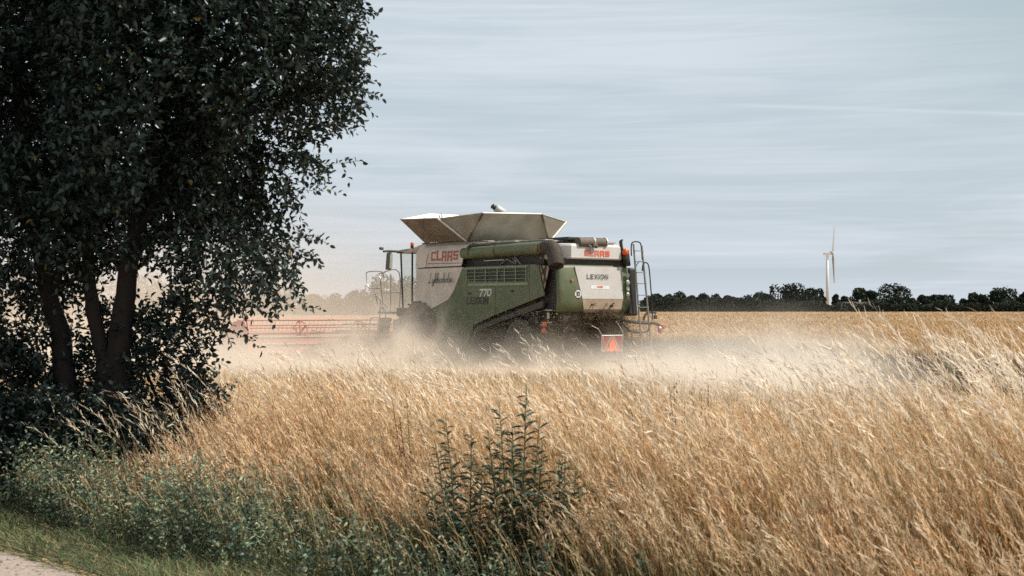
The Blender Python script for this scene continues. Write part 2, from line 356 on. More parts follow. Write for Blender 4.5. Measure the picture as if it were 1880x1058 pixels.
# roof deck
mb = MB(); mb.box((.7, -1.35, 3.70), (4.6, 1.2, 3.74)); mb.box((2.3, .95, 3.745), (4.4, 1.3, 3.80)); mb.box((.95, .6, 3.745), (2.2, 1.25, 3.775)); mb.build('roof_deck', M['deck'], cmb)
mb = MB(); mb.box((.75, -1.3, 3.2), (4.55, 1.05, 3.695)); mb.build('engine_housing', M['dark'], cmb)
mb = MB(); mb.box((.3, -.6, 3.74), (1.7, .9, 3.83), .02); mb.build('radiator_screen', M['black'], cmb)
# unloading auger
au = smooth_path([(4.75, 1.42, 3.46), (3.6, 1.45, 3.47), (2.4, 1.47, 3.49), (1.2, 1.49, 3.50), (.45, 1.52, 3.50)], 4)
mb = MB(); mb.tube(au, .185, 24); aug = mb.build('unloading_auger', M['green'], cmb, True)
mb = MB()
mb.bm.free()
for u, v in ((2.95, 1.457), (4.3, 1.43), (.75, 1.505)):
    mb = MB(); mb.tube([(u - .02, v, 3.485), (u + .02, v, 3.485)], .2, 24); mb.build('clamp_ring', M['dark'], aug)
mb = MB(); sp_pts = smooth_path([(.62, 1.52, 3.50), (.35, 1.53, 3.50), (.16, 1.56, 3.38), (.02, 1.62, 3.16), (-.08, 1.67, 2.93)], 4)
mb.tube(sp_pts, [.205 + .02 * min(i, 6) / 6 for i in range(len(sp_pts))], 24, cap=False)
bmesh.ops.solidify(mb.bm, geom=mb.bm.faces[:], thickness=.02)
spo = mb.build('spout', M['spout'], aug, True)
mb = MB(); mb.lathe(sp_pts[-3], Vector(sp_pts[-1]) - Vector(sp_pts[-3]), [(0, .2), (.01, .2)]); mb.build('spout_mouth', M['black'], spo)
mb = MB(); mb.lathe((.8, 1.69, 3.50), (0, 1, 0), [(0, .035), (.02, .03)], 10); mb.build('marker_lamp', M['amber'], aug)
# grain tank flaps
mb = MB(); mb.box((4.5, -1.4, 3.82), (7.0, 1.50, 3.868)); mb.build('dark_cover_box', M['dark'], cmb)  # dark box added to cover the sunlit top edge of the side panel
mb = MB(); mb.hull([(4.5, -1.45, 3.5), (6.8, -1.45, 3.5), (6.8, 1.15, 3.5), (4.5, 1.15, 3.5)], [(4.5, -1.75, 3.86), (6.8, -1.75, 3.86), (6.8, 1.5, 3.86), (4.5, 1.5, 3.84)]); 
mb.bm.faces.ensure_lookup_table(); mb.build('grain_tank', M['galv'], cmb)
BL, BR, TL, TR = (4.47, 1.51, 3.86), (4.47, -1.82, 3.90), (3.62, 1.54, 4.68), (3.62, -.80, 4.74)
tipL, tipR = (5.10, 2.2, 4.55), (4.55, -2.62, 4.60)
mb = MB(); mb.slab([BL, BR, TR, TL], (.02, 0, .015)); rf = mb.build('tank_flap', M['galv'], cmb)
mb = MB(); mb.slab([BL, TL, tipL], (.02, -.004, .015)); mb.build('flap_gusset', M['galv'], cmb)
mb = MB(); mb.slab([BR, tipR, TR], (.02, .004, .015)); mb.build('flap_gusset', M['galv'], cmb)
mb = MB(); mb.slab([(6.82, 1.52, 3.87), (4.49, 1.53, 3.86), (5.08, 2.22, 4.555), (7.20, 2.22, 4.62)], (0, -.02, .015)); lf = mb.build('tank_flap', mat('shaded_brown_tank_sheet', (.17, .145, .115), .6, (.10, .08, .058), 2.2, bump=.05), cmb)  # darker sheet: shade on the left flap is put into its colour
mb = MB(); mb.slab([(4.47, -1.83, 3.90), (6.82, -1.8, 3.88), (7.2, -2.62, 4.66), tipR], (0, .02, .015)); mb.build('tank_flap', M['galv'], cmb)
FT = [(7.42, .95, 4.86), (7.42, -.95, 4.86)]
mb = MB(); mb.slab([(6.84, 1.5, 3.87), FT[0], FT[1], (6.84, -1.8, 3.88)], (-.02, 0, .015)); ff = mb.build('tank_flap', M['galvl'], cmb)  # lighter sheet on the front flap: sunlight on its inner face is in the colour
mb = MB(); mb.slab([(6.84, 1.5, 3.87), (7.2, 2.22, 4.62), FT[0]], (-.02, -.004, .015)); mb.build('flap_gusset', M['galvl'], cmb)
mb = MB(); mb.slab([(6.84, -1.8, 3.88), FT[1], (7.2, -2.62, 4.66)], (-.02, .004, .015)); mb.build('flap_gusset', M['galvl'], cmb)
mb = MB(); mb.tube([(4.49, 1.54, 3.84), (5.06, 2.24, 4.56)], .035, 6); mb.tube([(7.2, 2.23, 4.63), (5.06, 2.24, 4.565)], .014, 6); mb.build('flap_edge', M['galvl'], lf)
mb = MB(); mb.tube([TL, TR], .02, 6); mb.tube([tipL, TL], .014, 6); mb.tube([TR, tipR], .014, 6); mb.build('flap_edge', M['galvl'], rf)
mb = MB(); mb.tube([BR, tipR], .045, 6); mb.build('flap_strut', M['galvl'], cmb)
def along(a, b, t0, t1): a, b = Vector(a), Vector(b); return [a.lerp(b, t0), a.lerp(b, t1)]
for a, b, q_ in ((BL, TL, (0, .28, .72)), (BR, TR, (0, .2, .72))):
    mb = MB(); lo_ = [p + Vector((-.015, 0, -.015)) for p in along(a, b, 0, 1)]; P0, P1 = lo_
    mb.tube([P0, P0.lerp(P1, q_[1]), P0.lerp(P1, q_[1] + .01), P0.lerp(P1, q_[2]), P0.lerp(P1, q_[2] + .01), P1], [.035, .035, .010, .010, .035, .035], 6); mb.build('hinge_strip', M['rust'], rf)
mb = MB(); mb.slab([(3.80, .35, 4.58), (3.80, .27, 4.58), (3.70, .27, 4.66), (3.70, .35, 4.67)], (-.012, 0, -.014)); mb.build('yellow_mark', M['yellow'], rf)
for q_ in ([(6.2, 1.6, 4.4), (7.3, 1.2, 4.72)], [(6.9, .6, 4.3), (7.35, .5, 4.9)], [(6.9, -.3, 4.3), (7.35, -.3, 4.9)]):
    mb = MB(); mb.tube(q_, .026, 5); mb.build('flap_brace', M['steel'], ff)
mb = MB(); mb.lathe((4.55, -.02, 4.77), (.25, .85, .5), [(0, .10), (.02, .13), (.33, .13), (.36, .1)], 16); cy = mb.build('filling_auger_cap', M['white'], cmb, True)
mb = MB(); mb.lathe((4.64, .30, 4.95), (.25, .85, .5), [(0, .09), (.07, .06), (.09, .1), (.13, .03)], 9); mb.build('bolt_head', M['dark'], cy)
mb = MB(); mb.tube([(5.0, -.1, 3.9), (4.7, .0, 4.8)], .12, 10); mb.build('filling_auger', M['steel'], cmb)

# rear hood ------------------------------------------------------
def corner(u1, vL, vW, n=9):      # section from the side wall round the left corner to the rear face and on to the right corner
    pts = [(u1, vL)]
    for k in range(n + 1):
        a = k / n * math.pi / 2
        pts.append((.12 * (1 - math.sin(a) ** .85), vW + (vL - vW) * math.cos(a)))
    left = pts; right = [(u * 2.2, -v - .06 * min(1, u * 20)) for u, v in left[::-1]]
    return left + right
zs = [1.60, 1.66, 1.95, 2.5, 2.9, 3.0]
shrink = [.07, .02, 0, 0, .02, .06]
mb = MB(); rings = []
for z, s_ in zip(zs, shrink):
    cs = corner(.16, 1.43 - s_, .98 - s_ * .5)
    lean = .05 * (z - 1.6)
    if z < 1.9: lean += .10 * (1.95 - z) / .35
    rings.append([mb.bm.verts.new((max(u + s_, 0) + lean, v, z)) for u, v in cs])
for i in range(len(rings) - 1):
    for k in range(len(rings[0]) - 1): mb.bm.faces.new([rings[i][k], rings[i][k + 1], rings[i + 1][k + 1], rings[i + 1][k]])
mb.bm.faces.new(rings[0]); mb.bm.faces.new(rings[-1])
hood = mb.build('rear_hood', M['green'], cmb, True)
hood.data.polygons.foreach_set('use_smooth', [abs(p.normal.z) < .8 for p in hood.data.polygons])
def rx(z): return .05 * (z - 1.6) - .012
# white rear panel; its left edge is an arc
mb = MB(); arc = [(.86, 2.955), (.80, 2.75), (.73, 2.5), (.66, 2.25), (.60, 2.0)]
pts = [(rx(z), v, z) for v, z in arc] + [(rx(2.0), -1.02, 2.0), (rx(2.955), -1.02, 2.955)]
mb.slab(pts, (.03, 0, 0)); bmesh.ops.bevel(mb.bm, geom=mb.bm.edges[:], offset=.008, segments=2, affect='EDGES'); rp = mb.build('rear_panel', M['white'], cmb)
mb = MB()
mb.slab([(rx(1.995), .60, 1.995), (rx(1.7) + .07, .50, 1.70), (.10, .48, 1.615), (.10, -.98, 1.615), (rx(1.7) + .07, -1.0, 1.70), (rx(1.995), -1.02, 1.995)][:2] + [(rx(1.7) + .07, -1.0, 1.70), (rx(1.995), -1.02, 1.995)], (.03, 0, 0))
mb.slab([(rx(1.7) + .07, .50, 1.70), (.13, .46, 1.60), (.13, -.97, 1.60), (rx(1.7) + .07, -1.0, 1.70)], (.03, 0, 0))
sl = mb.build('rear_sill', M['sill'], cmb)
for v, z, r_ in ((.22, 1.83, .03), (-.55, 1.80, .045), (-.62, 1.87, .02), (.1, 1.87, .012), (.1, 1.82, .012), (-.35, 1.86, .012), (-.35, 1.81, .012)):
    mb = MB(); mb.lathe((rx(z) + .03, v, z), (-1, 0, 0), [(0, r_), (.05, r_)], 10); mb.build('bolt_hole', M['black'], sl)
lettering('lEXION', (rx(2.62) - .014, .40, 2.60), (0, -1, 0), (.05, 0, 1), (-1, 0, 0), .13, .84, .019, M['ink'], 'model_lettering', rp, gap=.26)
mb = MB(); mb.slab([(rx(2.36) - .006, .26, 2.40), (rx(2.3) - .006, .26, 2.30), (rx(2.3) - .006, -.45, 2.30), (rx(2.36) - .006, -.45, 2.40)], (.004, 0, 0)); dl = mb.build('dealer_sticker', mat('sticker_white', (.8, .8, .82), .4), rp)
lettering('CLAAS', (rx(2.36) - .010, .03, 2.345), (0, -1, 0), (.05, 0, 1), (-1, 0, 0), .04, .24, .012, M['redlet'], 'sticker_print', rp)
# speed disc 30 on the rounded corner
def disc(c, nrm, r, m, name, par, t=.006, n=28):
    mb = MB(); mb.lathe(c, nrm, [(0, r), (t, r)], n); return mb.build(name, m, par)
nr = Vector((-.985, .17, 0)); cc = Vector((.022, .77, 2.15)); 
sd_ = disc(cc + nr * .0, nr, .125, M['ink'], 'speed_disc', hood, .02); disc(cc + nr * .019, nr, .115, mat('disc_white', (.78, .77, .74), .4), 'disc_face', hood, .005)
tx = Vector((-.17, -.985, 0)); 
lettering('30', cc + nr * .024 - tx * .075 + Vector((0, 0, -.065)), tx, (0, 0, 1), nr, .13, .14, .018, M['ink'], 'disc_number', hood)
# lamps on the right corner
for z, r_ in ((2.72, .07), (2.50, .085), (2.32, .085), (2.14, .07)):
    mb = MB(); mb.lathe((.03, -1.20, z), (-.9, -.3, 0), [(0, r_), (.03, r_), (.05, r_ * .7)], 16); mb.build('tail_lamp', M['lens'], hood)
mb = MB(); mb.lathe((.02, .98, 2.56), nr, [(0, .05), (.015, .045)], 12); mb.build('marker_lamp', mat('dusty_reflector', (.4, .2, .13), .4), hood)
# top rear cover (white) over a dark gap
mb = MB(); mb.box((.15, -1.25, 3.0), (1.1, 1.25, 3.2)); mb.build('hood_gap', M['black'], cmb)
mb = MB()
def cov(z, ins): return [(.02 + ins, 1.02 - ins, z), (.30, 1.28 - ins, z), (1.1, 1.32 - ins, z), (1.1, -1.15 + ins, z), (.25, -1.12 + ins, z), (.02 + ins, -.95 + ins, z)]
lv = [(3.17, .03), (3.21, -.005), (3.24, 0), (3.55, .02), (3.61, .05), (3.63, .10)]
rg = [[mb.bm.verts.new(p) for p in cov(z, i_)] for z, i_ in lv]
for i in range(len(rg) - 1):
    for k in range(6): mb.bm.faces.new([rg[i][k], rg[i][(k + 1) % 6], rg[i + 1][(k + 1) % 6], rg[i + 1][k]])
mb.bm.faces.new(rg[0]); mb.bm.faces.new(rg[-1])
tcv = mb.build('top_rear_cover', M['white'], cmb)
lettering('CLAAS', (.018, .52, 3.26), (0, -1, 0), (.05, 0, 1), (-1, 0, 0), .18, 1.0, .036, M['redlet'], 'brand_lettering', tcv, gap=.14)
mb = MB(); mb.slab([(.0, .42, 3.62), (.0, .28, 3.62), (-.09, .24, 3.54), (-.09, .36, 3.54)], (0, 0, -.03)); mb.box((-.12, .1, 3.55), (.03, .28, 3.63), .01); mb.box((-.08, .06, 3.50), (-.02, .16, 3.58)); mb.build('rain_cap_bracket', M['spout'], cmb)
mb = MB(); mb.tube([(.1, .70, 3.66), (.1, .15, 3.68)], .15, 18); mb.tube([(.1, .14, 3.68), (.1, -.38, 3.68)], .13, 18); ex = mb.build('exhaust_pipe', M['spout'], cmb, False)
for v_ in (.15, -.33):
    mb = MB(); mb.tube([(.1, v_, 3.68), (.1, v_ - .035, 3.68)], .155, 18); mb.build('pipe_flange', M['galvl'], ex)
# amber beacon with bracket at the right
mb = MB(); mb.lathe((-.05, -1.05, 3.32), (0, 0, 1), [(0, .05), (.02, .09), (.10, .095), (.17, .075), (.2, .03)], 16); bc = mb.build('beacon', M['amber'], cmb, True)
mb = MB(); mb.lathe((-.05, -1.05, 3.14), (0, 0, 1), [(0, .06), (.06, .09), (.17, .08)], 14); mb.tube(smooth_path([(.1, -1.0, 3.75), (.1, -1.02, 3.6), (.1, -1.1, 3.3), (.1, -1.16, 3.05)]), .05, 8); mb.tube([(.1, -.98, 3.74), (.0, -.98, 3.78)], .03, 6); mb.build('beacon_bracket', M['black'], bc)
for q_ in ([(rx(2.9) - .006, -.98, 2.05), (rx(2.9) - .012, -.98, 2.9)],):
    mb = MB(); mb.tube(q_, .006, 5); mb.build('panel_seam', M['dark'], rp)
for u_, z_ in ((4.35, 2.2), (2.2, 2.25)):
    mb = MB(); mb.box((u_ - .07, 1.5, z_ - .025), (u_ + .07, 1.525, z_ + .025), .008); mb.build('panel_latch', M['black'], cmb)
for u_ in (1.0, 2.9, 4.6):
    mb = MB(); mb.box((u_ - .03, 1.5, 2.985), (u_ + .03, 1.52, 3.03), .005); mb.build('hinge', M['dark'], cmb)
mb = MB(); mb.box((.02, .55, 1.98), (.06, .62, 2.0)); mb.tube(smooth_path([(rx(1.9), -.15, 1.96), (rx(1.9) - .04, -.15, 1.93), (rx(1.9) - .04, -.45, 1.93), (rx(1.9), -.45, 1.96)]), .012, 6); mb.bm.free()
mb = MB(); mb.tube([(.6, 1.42, 1.7), (1.4, 1.46, 1.5), (2.4, 1.46, 1.62), (3.1, 1.42, 1.4)], .025, 6); mb.build('hydraulic_hose', M['black'], cmb)
mb = MB(); mb.prof([(.78, 1.95), (3.2, 1.38), (4.15, 1.12), (4.35, .7), (4.2, .7), (4.05, 1.0), (3.15, 1.24), (.78, 1.75)], 1.40, 1.47, .01); mb.build('lower_side_skirt', M['dark'], cmb)
# dark filler between side panel and hood
mb = MB(); mb.hull([(.15, 1.30, 1.64), (1.3, 1.30, 1.55), (1.3, 1.0, 1.55), (.15, 1.0, 1.64)], [(.22, 1.30, 2.98), (1.3, 1.30, 3.02), (1.3, 1.0, 3.02), (.22, 1.0, 2.98)]); mb.build('side_recess', M['black'], cmb)
mb = MB(); mb.slab([(.98, 1.46, 3.0), (.50, 1.46, 2.96), (.72, 1.46, 2.3)], (0, -.02, 0)); mb.build('guard_plate', M['sill'], cmb)
mb = MB(); mb.tube([(.95, 1.485, 3.0), (.72, 1.485, 2.28)], .014, 5); mb.tube([(.85, 1.485, 3.0), (.6, 1.485, 2.5)], .022, 5); mb.tube([(.62, 1.485, 2.98), (.72, 1.485, 2.45)], .022, 5); mb.tube([(.62, 1.485, 2.97), (.86, 1.485, 2.7)], .018, 5); mb.build('guard_frame', M['dark'], cmb)
# straw chopper and rear underbody
mb = MB(); mb.hull([(.25, -1.1, .75), (1.6, -1.1, .8), (1.6, 1.1, .8), (.25, 1.1, .75)], [(.18, -1.2, 1.6), (1.7, -1.2, 1.6), (1.7, 1.2, 1.6), (.18, 1.2, 1.6)]); mb.build('straw_chopper', M['dark'], cmb)
mb = MB(); mb.tube([(.4, -.75, 1.58), (.1, -.9, 1.2), (.0, -1.0, .9)], .04, 6); mb.build('chopper_bracket', M['black'], cmb); mb = MB(); mb.tube([(.6, 1.25, 1.55), (.7, 1.4, 1.2), (.75, 1.45, 1.0)], .03, 6); mb.build('chopper_bracket', M['black'], cmb)
# wheels
def wheel(u, v, r, wd, sgn, name):
    t = MB(); pr = []
    hw = wd / 2
    t.lathe((u, v - hw, r), (0, 1, 0), [(0, r * .55), (0.02, r * .84), (hw * .3, r * .95), (hw * .6, r * .98), (hw, r), (hw * 1.4, r * .98), (hw * 1.7, r * .95), (wd - .02, r * .84), (wd, r * .55)], 40)
    for k in range(22):
        a = 2 * math.pi * k / 22
        for s in (-1, 1):
            aa = a + (0 if s < 0 else math.pi / 22)
            c0 = Vector((u + math.cos(aa) * r, v, r + math.sin(aa) * r)); c1 = Vector((u + math.cos(aa + .16) * r * .98, v + s * hw * .92, r + math.sin(aa + .16) * r * .98))
            t.tube([c0, c1], .035, 4)
    w_ = t.build(name, M['rubber'], cmb)
    t = MB(); t.lathe((u, v + sgn * (hw - .12), r), (0, sgn, 0), [(0, r * .54), (.10, r * .55), (.10, r * .5), (.02, r * .42), (.02, r * .2), (.1, r * .16), (.12, .03)], 28); t.build('rim', mat('dusty_rim', (.42, .38, .3), .6), w_)
for sgn in (1, -1):
    wheel(7.1, sgn * 1.38, .98, .72, sgn, 'front_wheel'); wheel(1.95, sgn * 1.25, .72, .50, sgn, 'rear_wheel')
for ax_ in ([(1.95, -1.1, .72), (1.95, 1.1, .72)], [(7.1, -1.1, .98), (7.1, 1.1, .98)]):
    mb = MB(); mb.tube(ax_, .1, 8); mb.build('axle', M['dark'], cmb)
mb = MB(); mb.tube([(.62, 1.5, 1.22), (.9, 1.45, 1.24)], .02, 6); mb.box((.45, 1.48, 1.42), (.55, 1.5, 1.6)); mb.box((.3, 1.5, 1.66), (.62, 1.515, 1.69)); mb.box((.35, 1.5, 1.30), (.75, 1.515, 1.33)); mb.build('side_step', M['steel'], cmb)
for u_, z_ in ((.62, 1.27), (.66, 1.08)):
    mb = MB(); mb.lathe((u_, 1.52, z_), (-.6, .7, 0), [(0, .06), (.03, .075), (.06, .06)], 14); mb.build('side_reflector', M['orange'], cmb)
# ladder at the back right
lad = None
mb = MB()
mb.tube([(-.2, -1.24, 3.66), (-.28, -1.5, .5)], .028, 8); mb.tube([(-.2, -1.58, 3.62), (-.28, -1.90, .5)], .028, 8)
for z in (3.45, 3.13, 2.8, 2.47, 2.12, 1.76, .98, .55):
    t = (3.64 - z) / 3.14; mb.box((-.26 - .08 * t, -1.24 - .26 * t, z - .012), (-.18 - .05 * t, -1.58 - .32 * t, z + .012))
mb.box((-.25, -1.45, 1.35), (-.2, -1.85, 1.38))
lad = mb.build('ladder', mat('ladder_steel', (.30, .28, .25), .5, (.18, .165, .145), 5.0, metal=.3), cmb)
mb = MB()
mb.tube(smooth_path([(-.12, -1.23, 3.3), (-.12, -1.23, 3.62), (-.14, -1.30, 3.72), (-.16, -1.50, 3.72), (-.18, -1.57, 3.62), (-.2, -1.6, 3.2)]), .020, 8)
mb.tube(smooth_path([(-.2, -1.60, 2.85), (-.22, -1.62, 3.06), (-.24, -1.74, 3.10), (-.26, -1.82, 2.95), (-.26, -1.9, 2.3), (-.26, -1.96, 1.6), (-.26, -1.94, 1.35)]), .020, 8)
mb.tube(smooth_path([(-.2, -1.32, 2.75), (-.2, -1.35, 3.0), (-.2, -1.5, 3.15)]), .014, 6)
mb.build('handrail', M['black'], lad)
mb = MB(); mb.hull([(.1, -1.35, 1.5), (.6, -1.35, 1.5), (.6, -1.72, 1.5), (.1, -1.72, 1.5)], [(.1, -1.35, 2.95), (.6, -1.35, 2.95), (.6, -1.60, 2.95), (.1, -1.60, 2.95)], .06); mb.build('side_locker', M['black'], cmb)
mb = MB(); mb.hull([(.0, -1.12, 3.0), (.5, -1.2, 3.0), (.5, -1.42, 3.0), (.0, -1.34, 3.0)], [(.0, -1.10, 3.5), (.5, -1.2, 3.5), (.5, -1.4, 3.5), (.0, -1.25, 3.5)], .04); mb.build('intake_duct', M['black'], cmb)
# rear lamp bars
mb = MB(); mb.tube(smooth_path([(.1, -.9, 1.40), (-.2, -1.2, 1.32), (-.25, -1.7, 1.28), (-.25, -2.1, 1.27), (-.25, -2.42, 1.13)]), .045, 8); mb.tube(smooth_path([(.1, -.95, 1.35), (-.1, -1.2, 1.05), (-.2, -1.5, 1.0), (-.22, -1.8, 1.05), (-.22, -1.9, 1.25)]), .03, 8)
mb.tube(smooth_path([(-.22, -1.6, 1.25), (-.22, -1.68, 1.5), (-.22, -1.85, 1.60), (-.22, -2.15, 1.60)]), .035, 8)
lb = mb.build('lamp_bar', M['black'], cmb)
mb = MB(); mb.box((-.25, -2.08, 1.40), (-.17, -2.18, 1.52), .01); mb.tube([(-.21, -2.13, 1.5), (-.21, -2.13, 1.62)], .012, 6); mb.build('lamp_box', M['black'], lb)
for p_ in ((-.26, -2.27, 1.07),): 
    mb = MB(); mb.lathe(p_, (-.9, -.3, 0), [(-.03, .10), (.03, .12), (.07, .08)], 16); mb.build('tail_lamp', mat('dark_red_lens', (.35, .05, .02), .3), lb)
mb = MB(); mb.lathe((-.27, -2.50, 1.17), (0, -1, 0), [(0, .03), (.05, .035), (.07, .02)], 10); mb.build('marker_lamp', M['redlet'], lb); mb = MB(); mb.lathe((-.27, -2.28, 1.22), (0, -1, .2), [(0, .03), (.1, .03)], 10); mb.build('marker_lamp', M['redlet'], lb)
# warning board
mb = MB(); B = lambda v, z: (-.20, v, z)
outl = [B(.02, .90), B(-.76, .90), B(-.80, .80), B(-.80, .62), B(-.76, .44), B(-.02, .44), B(.02, .50), B(.02, .75)]
mb.slab(outl, (.02, 0, 0)); wb = mb.build('warning_board', mat('board_back', (.28, .26, .23), .6), cmb)
mb = MB()
mb.slab([B(-.06, .895), B(-.30, .895), B(-.06, .50), B(.015, .56), B(.015, .80)], (-.003, 0, 0)); mb.slab([B(-.48, .895), B(-.72, .895), B(-.795, .80), B(-.795, .56), B(-.72, .50)], (-.003, 0, 0))
mb.build('red_stripe', mat('stripe_red', (.27, .045, .028), .5), wb)
mb = MB(); mb.slab([(-.204, -.385, .91), (-.204, -.68, .45), (-.204, -.09, .45)], (-.004, 0, 0)); mb.build('triangle_edge', mat('triangle_red', (.5, .1, .06), .4), wb)
mb = MB(); mb.slab([(-.209, -.385, .84), (-.209, -.62, .47), (-.209, -.15, .47)], (-.003, 0, 0)); mb.build('warning_triangle', mat('triangle_orange', (.95, .15, .02), .4), wb)
mb = MB(); mb.tube([(-.19, .42, 1.22), (-.19, .16, 1.12), (-.19, .03, .95), (-.19, .03, .45)], .016, 6); mb.tube([(-.19, .03, .925), (-.19, -.80, .925)], .014, 6); mb.tube(smooth_path([(-.1, -.62, 1.35), (-.19, -.74, 1.12), (-.19, -.82, .95), (-.19, -.79, .7), (-.19, -.78, .4), (-.19, -.92, .22)]), .016, 6); mb.build('board_holder', M['steel'], wb)
mb = MB(); mb.tube([(-.2, -.92, .30), (-.2, -1.70, .30), (-.2, -1.70, .07), (-.2, -.92, .07), (-.2, -.92, .30)], .014, 6); mb.build('towing_frame', M['steel'], cmb)

# cab -------------------------------------------------------------
mb = MB(); mb.hull([(7.40, -1.0, 3.56), (9.15, -1.0, 3.60), (9.15, .95, 3.60), (7.40, .95, 3.56)], [(7.40, -.85, 3.84), (8.1, -.8, 3.88), (8.1, .80, 3.88), (7.40, .9, 3.84)], .03)
cr = mb.build('cab_roof', M['sill'], cmb)
mb = MB(); mb.hull([(8.1, -.9, 3.60), (9.45, -.9, 3.62), (9.45, .9, 3.62), (8.1, .9, 3.60)], [(8.1, -.8, 3.80), (9.4, -.8, 3.74), (9.4, .8, 3.74), (8.1, .8, 3.80)], .02); mb.build('roof_visor', M['green'], cr)
for (u0, v0, u1, v1) in ((9.1, .85, 9.3, .8), (8.35, .97, 8.35, .97), (7.55, 1.0, 7.55, 1.0), (9.1, -.85, 9.3, -.8), (7.55, -.95, 7.55, -.95)):
    mb = MB(); mb.tube([(u0, v0, 1.75), (u1, v1, 3.62)], .035, 6); mb.build('cab_post', M['black'], cmb)
for q_, of_ in (([(7.5, .98, 1.8), (9.1, .86, 1.8), (9.25, .82, 3.6), (7.5, .98, 3.6)], (0, -.01, 0)), ([(9.12, .84, 1.8), (9.12, -.84, 1.8), (9.3, -.8, 3.6), (9.3, .8, 3.6)], (-.01, 0, 0)), ([(7.5, -.98, 1.8), (9.1, -.86, 1.8), (9.25, -.82, 3.6), (7.5, -.98, 3.6)], (0, .01, 0))):
    mb = MB(); mb.slab(q_, of_); mb.build('cab_glass', M['glass'], cmb)
mb = MB(); mb.box((7.35, -1.1, 1.45), (9.2, 1.05, 1.75), .03); mb.box((7.35, -1.2, 1.75), (7.5, 1.05, 3.5)); mb.build('cab_floor', M['dark'], cmb)
mb = MB(); mb.box((8.0, -.3, 1.75), (8.5, .25, 2.25), .05); mb.hull([(7.85, -.3, 2.2), (8.0, -.3, 2.2), (8.0, .25, 2.2), (7.85, .25, 2.2)], [(7.75, -.25, 2.95), (7.85, -.25, 2.95), (7.85, .2, 2.95), (7.75, .2, 2.95)], .03); mb.tube([(8.9, 0, 1.75), (8.75, 0, 2.4)], .03, 6); mb.build('driver_seat', M['black'], cmb)
mb = MB(); mb.lathe((8.42, .93, 3.76), (0, 0, 1), [(0, .055), (.05, .06), (.09, .055)], 12); bq = mb.build('beacon', M['black'], cmb)
mb = MB(); mb.lathe((8.42, .93, 3.851), (0, 0, 1), [(0, .06), (.07, .06), (.11, .035)], 12); mb.build('beacon_lens', M['amber'], bq)
mb = MB(); mb.tube([(9.0, .85, 3.66), (9.15, 1.45, 3.68), (9.12, 1.62, 3.66)], .045, 6); mb.lathe((9.2, 1.66, 3.76), (0, 1, 0), [(-.06, .05), (.06, .05)], 10); ma = mb.build('mirror_arm', M['black'], cmb)
mb = MB(); mb.hull([(8.74, 1.62, 3.03), (8.98, 1.66, 3.03), (8.98, 1.56, 3.03), (8.74, 1.54, 3.03)], [(8.70, 1.62, 3.62), (8.90, 1.66, 3.62), (8.90, 1.56, 3.62), (8.70, 1.54, 3.62)], .035); mr_ = mb.build('mirror', M['spout'], ma)
mb = MB(); mb.slab([(8.733, 1.635, 3.08), (8.733, 1.53, 3.08), (8.697, 1.53, 3.56), (8.697, 1.635, 3.56)], (-.006, 0, 0)); mb.build('mirror_glass', M['lens'], mr_)
# platform, guard rails, front steps
mb = MB(); mb.box((7.05, 1.0, 1.55), (9.3, 1.75, 1.62)); mb.box((7.1, 1.0, 1.2), (8.2, 1.6, 1.55)); pf = mb.build('platform', M['dark'], cmb)
def loop_rail(pts, r=.018): mb = MB(); mb.tube(smooth_path(pts, 4), r, 6); return mb
mb = MB()
mb.tube(smooth_path([(9.2, 1.72, 2.42), (9.75, 1.72, 2.40), (9.95, 1.72, 2.5), (10.05, 1.72, 2.85), (9.95, 1.72, 2.98), (9.2, 1.72, 2.98), (9.0, 1.72, 2.9), (8.95, 1.72, 2.7)]), .020, 6)
mb.tube(smooth_path([(8.95, 1.74, 1.62), (9.12, 1.74, 2.6), (9.2, 1.74, 2.85), (9.1, 1.74, 2.92), (8.0, 1.74, 2.93), (7.98, 1.74, 1.62)]), .020, 6)
mb.tube([(8.5, 1.74, 1.62), (8.5, 1.74, 2.9)], .015, 6); mb.tube([(8.95, 1.74, 2.25), (7.98, 1.74, 2.25)], .013, 6); mb.tube([(9.15, 1.74, 2.0), (9.15, 1.74, 1.62)], .016, 6)
mb.tube(smooth_path([(8.7, 1.74, 1.75), (9.4, 1.74, 2.15), (9.45, 1.74, 2.2), (9.3, 1.74, 1.85)]), .016, 6)
mb.build('guard_rail', M['steel'], cmb)
mb = MB(); mb.hull([(8.85, 1.66, .45), (9.45, 1.66, .45), (9.45, 1.74, .45), (8.85, 1.74, .45)], [(8.55, 1.66, 1.42), (9.25, 1.66, 1.42), (9.25, 1.74, 1.42), (8.55, 1.74, 1.42)]); 
for z in (.55, .85, 1.15): mb.box((8.9, 1.75, z), (9.3, 1.95, z + .03))
st = mb.build('access_steps', M['dark'], cmb)
mb = MB(); mb.tube(smooth_path([(9.25, 1.76, 1.42), (9.62, 1.76, 1.40), (9.75, 1.76, 1.28), (9.85, 1.76, .75), (9.7, 1.76, .65), (9.4, 1.76, .58)]), .018, 6); mb.tube(smooth_path([(9.15, 1.76, 1.42), (9.12, 1.76, 1.7), (8.95, 1.76, 1.75), (8.8, 1.76, 1.66), (8.78, 1.76, 1.42)]), .018, 6); mb.build('step_handrail', M['dark'], st)
mb = MB(); mb.prof([(7.35, 1.42), (8.35, 1.42), (8.75, 1.28), (8.6, .5), (8.3, .5), (8.35, 1.1), (7.35, 1.32)], 1.0, 1.5); mb.build('front_mudguard', M['white'], cmb)
